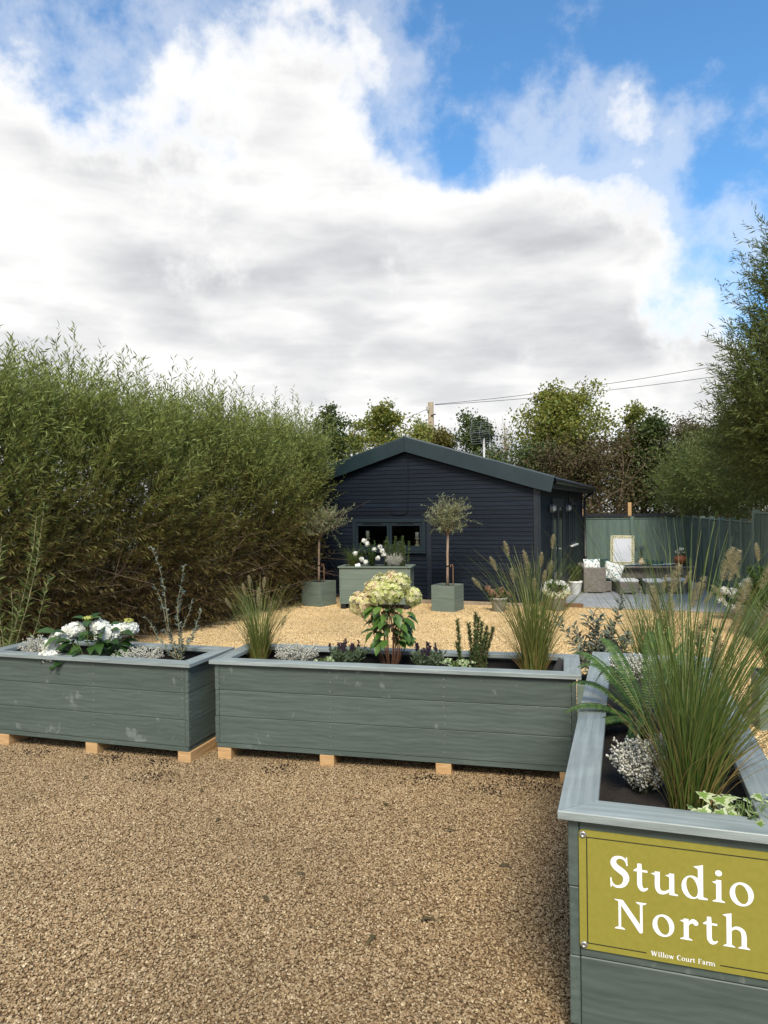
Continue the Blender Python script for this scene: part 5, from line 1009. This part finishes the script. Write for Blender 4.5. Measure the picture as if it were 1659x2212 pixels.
for i in range(15):
    a = U(0, 6.28); k = np.linspace(0, 1, 5)[:, None]; stems.append(k*np.array([.26*math.cos(a)*U(.3, 1), .15*math.sin(a), U(.3, .58)]))
leafy_stems(ro, stems, .017, .055, .032, LF_HYD, GSTEM, rad0=.005, bare=.1)
for (x, z) in ((-.15, .55), (.16, .42), (.05, .38), (.23, .28), (-.21, .18), (.12, .2), (-.09, .48), (.2, .34), (-.33, .3), (-.13, .12)): petals_ball(ro, 'rose_bloom', (x, -.12, z), .04, 34, PETW, size=.045)
grass('small soft grass at the end of the trough under the window', (-.62, 14.48, cz), 260, .5, .5, .5, .06, BLADED, seed=54, name='feather_grass')
spiky('row of upright rosemary in the trough under the window', 'rosemary', 'rosemary', (.2, 14.5, cz), [(U(-.25, .28), U(-.05, .05), U(.42, .62), U(-.03, .03), 0) for _ in range(20)], 110, .045, .009, LF_ROS, 55)
heather('silver grey heather in the trough beside the rosemary', (.2, 14.28, cz), .22, .3, 90, 56)
o = MB().cbox((-.05, -.001, 0), (.05, .001, .075), .0005).build('plant_label', WHITEG, None, (-.52, 14.22, cz+.03), (R(-10), R(-14), .2)); tag(o, 'small white plant label on the rim of the trough', 'plant label', 'plant labels')
def round_pot(label, loc, prof, material, name='flower_pot', n=24):
    r = empty(name, loc, 0, label, 'pot', 'round flower pots'); MB().lathe(prof, n).build('body', material, r, smooth=True); rt2, zt = prof[-3][0], prof[-3][1]
    MB().lathe([(rt2*.97, zt-.05), (.0, zt-.045)], n).build('soil', SOIL, r); return r
def tap(r0, r1, h): return [(r0*.9, 0), (r0, .01), (r0+(r1-r0)*.9, h*.86), (r1*1.0, h*.88), (r1*1.04, h), (r1*.95, h), (r1*.9, h-.06)]
round_pot('round grey clay pot of white hydrangeas at the shed corner', (3.24, 13.62, -.24), tap(.13, .19, .3), GREYPOT)
h2 = empty('hydrangea', (3.24, 13.62, .03), 0, 'wreath of white and cream hydrangea blooms in the grey clay pot', 'hydrangea')
for i in range(13):
    a = i/13*6.28; mm = PETC if math.sin(a) < -.1 else PETW; petals_ball(h2, 'flower_head', (.2*math.cos(a), .15*math.sin(a), .12+.11*math.sin(a)+U(-.01, .02)), .07, 80, mm, 1, .9, .04)
shrub_leaf_cloud(h2, [(0, 0, .1)], [(.2, .15, .12)], 70, .1, .06, LF_HYD, T_BROAD)
round_pot('pale pot of faded pink hydrangea against the shed wall', (2.14, 13.6, -.24), tap(.11, .16, .27), GREYPOT)
h3 = empty('hydrangea', (2.14, 13.6, .0), 0, 'faded pink hydrangea in the pale pot against the shed wall', 'hydrangea')
for (x, z, r_) in ((-.12, .12, .08), (.05, .15, .08), (.16, .07, .07), (-.02, .04, .08), (-.2, .2, .06)): petals_ball(h3, 'flower_head', (x, U(-.05, .05), z), r_, 80, PETPK, 1, .9, .04)
shrub_leaf_cloud(h3, [(0, 0, .05)], [(.2, .15, .1)], 60, .09, .05, LF_HYD, T_BROAD)
round_pot('tall white glazed pot of rosemary beside the rattan sofa', (4.17, 15.8, -.2), tap(.1, .145, .3), WHITEG)
spiky('dense green rosemary in the tall white pot', 'rosemary', 'rosemary', (4.17, 15.8, .06), [(U(-.09, .09), U(-.08, .08), U(.22, .42), U(-.1, .1), U(-.06, .06)) for _ in range(34)], 130, .04, .007, LF_ROS, 61)
round_pot('grey pot of white hydrangea beside the side fence', (6.0, 12.15, gr(12.15)), tap(.12, .17, .27), GREYPOT)
h4 = empty('hydrangea', (6.0, 12.15, .02), 0, 'white hydrangea with trailing white flowers beside the side fence', 'hydrangea')
for (x, y, z, r_) in ((-.18, -.05, .22, .09), (-.3, -.02, .26, .07), (.1, 0, .36, .09), (.14, -.05, .27, .09), (.02, .05, .3, .07), (.0, -.1, .2, .05)): petals_ball(h4, 'flower_head', (x, y, z), r_, 100, PETW, 1, .9, .045)
shrub_leaf_cloud(h4, [(-.05, 0, .14)], [(.26, .2, .16)], 110, .11, .065, LF_HYD, T_BROAD)
tr_ = np.c_[-.42+U(0, .5, 260), U(-.2, .1, 260), .1-.3*U(0, 1, 260)*np.linspace(0, 1, 260)]; tr_[:, 2] = .14-.38*((tr_[:, 0]+.42)/.5)+U(-.05, .05, 260); leaves('trailing_flowers', T_PETAL4, tr_, rdir(260), (0, -.6, 1), .028, .028, PETW, h4, .02)
cube_pot('pale sage cube planter on the gravel beside the side fence', (5.35, 10.1, gr(10.1)), .5, .42, -.2)
spiky('broad green tuft growing in the pale cube planter beside the side fence', 'plant', 'leafy_plant', (5.35, 10.1, gr(10.1)+.38), [(U(-.15, .15), U(-.1, .1), U(.3, .6), U(-.2, .2), 0) for _ in range(26)], 70, .1, .016, FERN, 63)

# ------------------------------------------------------------------ willow hedge (left), willow tree (right)
def shoots_mesh(r, base, dirs, lens, curl, step, ll, lw, material, name, stem_mat=None, every=1, rad=.006, sf=.8, k=7):
    """curved leafy shoots; fully vectorised"""
    n = len(base); t = np.linspace(0, 1, k)[None, :, None]; d = nrm(dirs); P = base[:, None]+d[:, None]*lens[:, None, None]*t+curl[:, None]*lens[:, None, None]*t*t
    m_ = int(np.max(lens)/step); tt = np.broadcast_to(np.linspace(.08, 1, m_)[None], (n, m_)); keep = (U(0, 1, (n, m_)) < (lens/np.max(lens))[:, None]); x = tt*(k-1); i = np.clip(x.astype(int), 0, k-2); fr = (x-i)[..., None]; idx = np.arange(n)[:, None]
    Q = P[idx, i]*(1-fr)+P[idx, i+1]*fr; tg = P[idx, i+1]-P[idx, i]; Q = Q[keep]; tg = nrm(tg[keep]); s = rdir(len(Q)); s = nrm(s-tg*np.sum(s*tg, 1, keepdims=True))
    leaves(name, T_CURL if False else T_LEAF, Q, tg*U(.5, 1.1, len(Q))[:, None]+s*sf, s+np.array([0, 0, .8])+rdir(len(Q))*.5, ll*U(.55, 1.15, len(Q)), lw*U(.7, 1.15, len(Q)), material, r)
    if stem_mat:
        sel = P[::every]; side = rdir(len(sel)); Vv, ff = ribbons(sel, rad*(1-.8*t[..., 0])*np.ones((len(sel), 1)), side); npmesh('twigs', Vv, ff, stem_mat, r)
hA = Vector((-5.9, 6.2)); hB = Vector((-1.75, 15.85)); hd = (hB-hA).normalized(); hn = Vector((hd.y, -hd.x))     # hn points to the courtyard
hl = (hB-hA).length
hedge = empty('willow_hedge', (0, 0, -.24), 0, 'tall unclipped willow hedge beside the gravel, green above and brown twiggy below', 'hedge')
def hpnt(s, off, z): return np.stack([hA.x+hd.x*s+hn.x*off, hA.y+hd.y*s+hn.y*off, z], -1)
def bulge(z): return .62*np.clip((z-.3)/1.8, 0, 1)**1.0-.35*np.clip((z-2.6)/1.2, 0, 1)
# outer face shoots
n = 9500; s = U(-.2, hl+.4, n); z = .05+3.2*U(0, 1, n)**.95; off = bulge(z)-U(0, .6, n)**1.4+.16*np.sin(s*2.1+z*1.7)+.1*np.sin(s*5.3); endf = np.clip((s-hl+.5)/.9, 0, 1); off -= endf*.95
base = hpnt(s, off, z); lf = np.clip((z-.6)/2., 0, 1); d = np.c_[np.full(n, hn.x*.75), np.full(n, hn.y*.75), .25+1.0*lf]+rng.normal(size=(n, 3))*.42
shoots_mesh(hedge, base, d, U(.3, .75, n), np.c_[np.zeros(n), np.zeros(n), -.15+.3*lf]+rng.normal(size=(n, 3))*.1, .032, .108, .0195, WILLOW, 'foliage', HSTEM, 1, .0035)
# upright top shoots
n = 2300; s = U(-.4, hl+.5, n); off = U(-1.5, .35, n); z = U(2.45, 3.15, n)+.12*np.sin(s*1.9); base = hpnt(s, off, z); d = np.c_[rng.normal(size=n)*.16+.05, rng.normal(size=n)*.16, np.ones(n)]
shoots_mesh(hedge, base, d, U(.4, 1.2, n), rng.normal(size=(n, 3))*.1, .034, .125, .02, WILLOW, 'foliage', HSTEM, 2, .003)
n = 110; s = U(-.2, hl+.4, n); base = hpnt(s, U(-1.1, .3, n), U(2.9, 3.3, n)); shoots_mesh(hedge, base, np.c_[rng.normal(size=n)*.12, rng.normal(size=n)*.1, np.ones(n)], U(.8, 1.35, n), rng.normal(size=(n, 3))*.06, .036, .13, .02, WILLOW, 'tall_shoots', GSTEM, 1, .004)
# inner volume
n = 6500; s = U(-.4, hl+.3, n); z = U(.05, 3.2, n); off = U(-1.9, -.1, n); shoots_mesh(hedge, hpnt(s, off, z), rng.normal(size=(n, 3))+np.array([0, 0, .6]), U(.3, .7, n), rng.normal(size=(n, 3))*.1, .036, .11, .026, WILLOW, 'foliage', HSTEM, 1, .004)
# stems: trunks and slanting branches, bare tangle at the foot
b = MB()
for i in range(64):
    s_ = (i+U(-.4, .4))/64*hl; o0 = U(-.7, .05); P = []; lx = U(-.5, .9); ln_ = U(1.2, 2.8)
    for q in np.linspace(0, 1, 6): p = hpnt(np.array(s_+lx*q), np.array(o0+U(-.05, .05)+.5*q*q), np.array(-.02+ln_*q)); P.append(tuple(p))
    r0 = U(.025, .06); b.tube(P, list(np.linspace(r0, r0*.3, 6)), 6)
b.build('trunks', HSTEM, hedge, smooth=True)
n = 1500; s = U(-.2, hl+.1, n); z = U(.0, 1.5, n); base = hpnt(s, U(-.5, .25, n)+bulge(z)*.7, z); k = 7; t = np.linspace(0, 1, k)[None, :, None]; L_ = U(.4, 1.2, n)[:, None, None]; d = nrm(rng.normal(size=(n, 3))*np.array([.8, .8, .5])+np.array([hd.x, hd.y, .35])*U(-.4, .9, n)[:, None])
P = base[:, None]+d[:, None]*L_*t+rng.normal(size=(n, 1, 3))*.3*L_*t*t; P[:, :, 2] = np.maximum(P[:, :, 2], .0); Vv, ff = ribbons(P, .0045*(1-.7*t[..., 0])*np.ones((n, 1)), rdir(n)); npmesh('tangled_twigs', Vv, ff, TRUNK, hedge)

def willow_tree(label, loc, lumps, nsh, seed, ll, lw, trunkpts):
    global rng; keep = rng; rng = np.random.default_rng(seed); r = empty('willow_tree', loc, 0, label, 'tree'); b = MB()
    for P, r0 in trunkpts: b.tube(P, list(np.linspace(r0, r0*.25, len(P))), 7)
    b.build('trunk', HSTEM, r, smooth=True); base = []; dirs = []
    for (cx, cy, cz_, rx, ry, rz) in lumps:
        m_ = int(nsh*rx*rz); d = rdir(m_); base.append(np.array([cx, cy, cz_])+d*np.array([rx, ry, rz])*(U(.25, 1, m_)**.6)[:, None]); dirs.append(d*np.array([.8, .8, .5])+np.array([-.1, 0, .75])+rng.normal(size=(m_, 3))*.35)
    base = np.concatenate(base); dirs = np.concatenate(dirs); n = len(base); shoots_mesh(r, base, dirs, U(.35, .85, n), rng.normal(size=(n, 3))*.15, .032, ll, lw, WILLOW2, 'crown', HSTEM, 1, .0035); rng = keep; return r
willow_tree('tall willow growing behind the side fence, its top against the sky', (7.2, 11.6, -.24),
            [(.2, .0, 3.3, 1.35, 1.1, 1.5), (.5, .2, 4.7, .9, .9, 1.1), (-.45, .4, 3.0, .75, .8, .8), (-.1, 1.5, 3.0, .9, 1.2, .9), (.75, -.3, 5.5, .6, .6, .7), (.85, -.5, 6.2, .42, .4, .6), (.95, -.5, 6.8, .25, .25, .4), (-.1, -.2, 4.4, .7, .7, .8), (.5, .6, 2.1, .8, 1.2, .6), (.7, -.6, 2.7, .9, .8, 1.0), (.3, -.4, 5.2, .45, .45, .7), (-.95, -.2, 3.7, .7, .6, .9), (-.82, -.3, 4.9, .38, .42, .75), (-.72, -.3, 5.6, .24, .28, .5)], 1000, 71, .125, .02,
            [([(0, 0, 0), (.05, 0, 1), (.2, 0, 2.2), (.5, .1, 4.8)], .1), ([(0, -.1, 0), (-.3, -.2, 2.2), (-.8, -.25, 4.2), (-.75, -.3, 5.7)], .07), ([(-.1, .2, 0), (-.3, .3, 1.2), (-.6, .4, 2.8)], .07), ([(.1, .3, 0), (0, .9, 1.4), (-.3, 1.4, 2.9)], .07)])
willow_tree('lower willow thicket behind the side fence toward the back corner', (9.2, 17.6, -.24),
            [(-.2, 0, 2.6, 1.2, 1.2, 1.1), (-.1, 2, 2.5, 1.3, 1.4, 1.1), (.2, -1.7, 2.7, 1.0, 1.1, 1.2), (.3, 3.4, 2.3, 1.3, 1.3, 1.0)], 700, 72, .125, .022, [([(0, 0, 0), (0, 0, 1.2), (-.2, .1, 2.6)], .07), ([(0, 2, 0), (-.1, 2, 2.6)], .06), ([(.2, -1.5, 0), (.3, -1.6, 2.8)], .06)])

# ------------------------------------------------------------------ trees beyond
def tree(name, label, loc, h, w_, material, seed, nl=5200, trunkm=PALEB, bare=.2, ll=.13, lw=.085, cl=26, trunks=1, flat=1.):
    global rng; keep = rng; rng = np.random.default_rng(seed); r = empty(name, loc, 0, label, 'tree', 'trees beyond the shed and fence'); b = MB(); tips = []
    for q in range(trunks):
        bx = U(-.3, .3)*w_*(trunks > 1); P = [np.array([bx, U(-.2, .2), 0.])]
        for i in range(1, 7): P.append(np.array([bx+U(-.05, .05)*i*.6+bx*.5*i/6, U(-.05, .05)*i, h*.94*i/6]))
        b.tube(P, list(np.linspace(.05+.012*h, .012, 7)), 6)
        for i in range(max(7, cl//trunks)):
            t = U(bare, .98); z = t*5.99; j = int(z); p0 = P[j]*(1-(z-j))+P[j+1]*(z-j); a = U(0, 6.28); L_ = w_*.62*U(.35, 1.05)*(1.1-.72*max(0, (t-.5)/.5)); tip = p0+np.array([L_*math.cos(a), L_*math.sin(a)*flat, L_*U(.2, .9)])
            md = p0*.5+tip*.5+np.array([0, 0, L_*.12]); b.tube([p0, md, tip], [.03, .018, .008], 5); tips += [(tip, L_*.5+.2), (md, L_*.5+.2)]
            for _ in range(2): e = tip+rdir(1, .5)[0]*L_*.5; b.tube([tip*.6+md*.4, e], [.012, .005], 4); tips.append((e, L_*.35+.16))
        tips.append((P[-1], .3)); tips.append((P[-2], .35))
    b.build('trunk', trunkm, r, smooth=True); m_ = max(6, int(nl*1.7)//len(tips)); pos = []; 
    for c_, rr in tips: pos.append(c_+rng.normal(size=(m_, 3))*rr*.5*np.array([1, 1, .8]))
    pos = np.concatenate(pos); pos = pos[pos[:, 2] > h*bare*.5]; n = len(pos); leaves('crown', T_LEAF, pos, rdir(n, -.1), rdir(n, .6), ll*U(.6, 1.2, n), lw*U(.7, 1.2, n), material, r); rng = keep; return r
Yt = 30
def tx(p, Y=Yt): return (p-829)/1560*Y
def tz_(p, Y=Yt): return 1.7+(1108-p)/1560*Y+.3
def far(name, label, p, top, wpx, material, seed, Y=Yt, **k): return tree(name, label, (tx(p, Y), Y, -.3), tz_(top, Y), wpx/1560*Y*1.0, material, seed, **k)
far('oak_tree', 'dark green round topped tree just above the hedge end', 702, 880, 100, LF_DARK, 81, nl=6500, cl=34)
far('hawthorn_tree', 'fresh green tree with spiky top behind the shed ridge', 835, 862, 120, LF_LIME, 82, 29, nl=6500, cl=34)
far('hawthorn_tree', 'small fresh green tree between the dark tree and the spiky one', 765, 905, 70, LF_LIME, 83, 32, nl=4500)
far('hawthorn_tree', 'lime green tree behind the utility pole', 905, 900, 80, LF_LIME, 84, 33, nl=4500)
far('maple_tree', 'yellowing small tree between the utility pole and the aerial', 965, 918, 70, LF_YEL, 85, 31, nl=3800)
far('holly_tree', 'dark holly tree behind the television aerial', 1040, 912, 95, LF_DARK, 86, 31, nl=6500, cl=34)
far('ash_tree', 'tall lime green tree with pale trunks beyond the shed eave', 1185, 845, 120, LF_LIME, 87, 27, nl=6500, trunks=2, bare=.3, cl=34)
far('ash_tree', 'tallest lime green tree with several pale trunks behind the back fence', 1270, 850, 150, LF_LIME, 88, 27.5, nl=8500, trunks=3, bare=.3, cl=45)
far('ash_tree', 'thin green tree with sparse leaning top above the back fence', 1365, 880, 75, LF_LIME, 89, 27, nl=2600, bare=.35)
far('ash_tree', 'slim green tree close to the willow above the fence corner', 1425, 885, 80, LF_DARK, 90, 26, nl=3400, bare=.35)
for i, (p, top, w_, Y) in enumerate(((1110, 965, 130, 25.5), (1215, 990, 150, 25), (1320, 955, 150, 26), (1410, 930, 130, 27), (1490, 925, 150, 26), (1560, 940, 150, 24), (1010, 985, 90, 27))):
    far('thorn_bush', ['russet thorn bush right behind the shed eave', 'russet thorn bush below the tall pale trunked trees', 'russet thorn bush rising above the tallest raw post', 'brown twiggy thorn bush behind the fence corner', 'grey twiggy thorn bush beside the willow thicket', 'russet thorn bush half hidden behind the willow thicket', 'low russet thorn bush behind the roof slope'][i],
        p, top, w_, LF_BROWN if i % 3 else LF_DARK, 100+i, Y, nl=6000, trunkm=TRUNK, bare=.08, cl=44, trunks=3, ll=.1, lw=.06)
# bare sapling
bt = empty('bare_tree', (tx(1092, 30), 30, -.3), 0, 'leafless pale sapling behind the aerial', 'tree'); b = MB()
for i in range(26):
    a = U(0, 6.28); z0 = U(2.0, 4.6); L_ = U(.6, 1.5); b.tube([(0, 0, z0), (math.cos(a)*L_*.3, math.sin(a)*L_*.3, z0+L_*.5), (math.cos(a)*L_*.42+U(-.1, .1), math.sin(a)*L_*.4, z0+L_)], [.02, .012, .005], 4)
b.tube([(0, 0, 0), (.05, 0, 2.5), (0, 0, 5.6)], [.08, .05, .012], 6); b.build('branches', PALEB, bt)
# ------------------------------------------------------------------ utility pole, wires, aerial
PY = 34; pxw = (1616-1440)/2708*PY+.05; ptz = 1.7+402/2708*PY
pole = empty('utility_pole', (pxw, PY, -.3), 0, 'weathered wooden utility pole behind the shed ridge', 'pole')
MB().tube([(.13, 0, 0), (.02, 0, ptz*.7), (0, 0, ptz+.3)], [.17, .15, .13], 10).build('pole', POLEM, pole, smooth=True); MB().cbox((-.22, -.2, ptz-.12), (-.08, -.08, ptz+.08), .01).build('junction_box', GREYPOT, pole); MB().tube([(0, -.15, ptz-.35), (.22, -.18, ptz-.28)], .03, 6).build('bracket', BLACK, pole)
def wire(label, A, B, sag, rad=.016):
    A, B = Vector(A), Vector(B); P = [A.lerp(B, t)-Vector((0, 0, sag*4*t*(1-t))) for t in np.linspace(0, 1, 20)]; o = MB().tube(P, rad, 5).build('overhead_wire', BLACK, None); tag(o, label, 'wire', 'overhead wires')
wire('upper overhead wire running from the pole over the trees', (pxw+.2, PY, ptz-.1), (14.6, 31, 7.75), .15, .011)
wire('lower overhead wire running from the pole over the trees', (pxw+.2, PY, ptz-.12), (14.6, 31, 7.3), .15, .011)
wire('short overhead wire leaving the pole toward the dark green trees', (pxw-.1, PY, ptz-.3), (-8, 44, ptz-2.2), .3, .012)
an = empty('tv_aerial', (2.86, 20.5, -.24), 0, 'television aerial with mesh reflectors on a white mast behind the shed', 'aerial')
AZ = 3.95; MB().tube([(0, 0, 0), (0, 0, AZ)], .028, 8).build('mast', MASTM, an)
b = MB()
for (cz_, tilt) in ((AZ+.28, .5), (AZ-.02, -.5)):
    for i in range(6): q = (i/5-.5)*.42; b.tube([(-.62+tilt*q*.3, -.1, cz_+q*.75), (-.08+tilt*q*.3, -.1, cz_+q*.75+.04)], .0045, 4)
    for x in (-.62, -.35, -.08): b.tube([(x+tilt*-.06, -.1, cz_-.16), (x+tilt*.06, -.1, cz_+.18)], .007, 4)
b.v = [(x+.24, y, z) for x, y, z in b.v]; b.build('reflector', ALU, an)
b = MB(); b.tube([(-.38, -.1, AZ+.1), (.48, -.12, AZ+.02)], .009, 5); b.tube([(0, 0, AZ-.05), (-.05, -.06, AZ+.08)], .016, 5)
for i in range(9): x = -.2+i*.08; b.tube([(x, -.2, AZ+.1-i*.008), (x+.03, .0, AZ+.0-i*.008)], .005, 4); b.tube([(x, -.1, AZ+.13-i*.008), (x+.02, -.1, AZ-.04-i*.008)], .005, 4)
b.build('boom', BLACK, an)
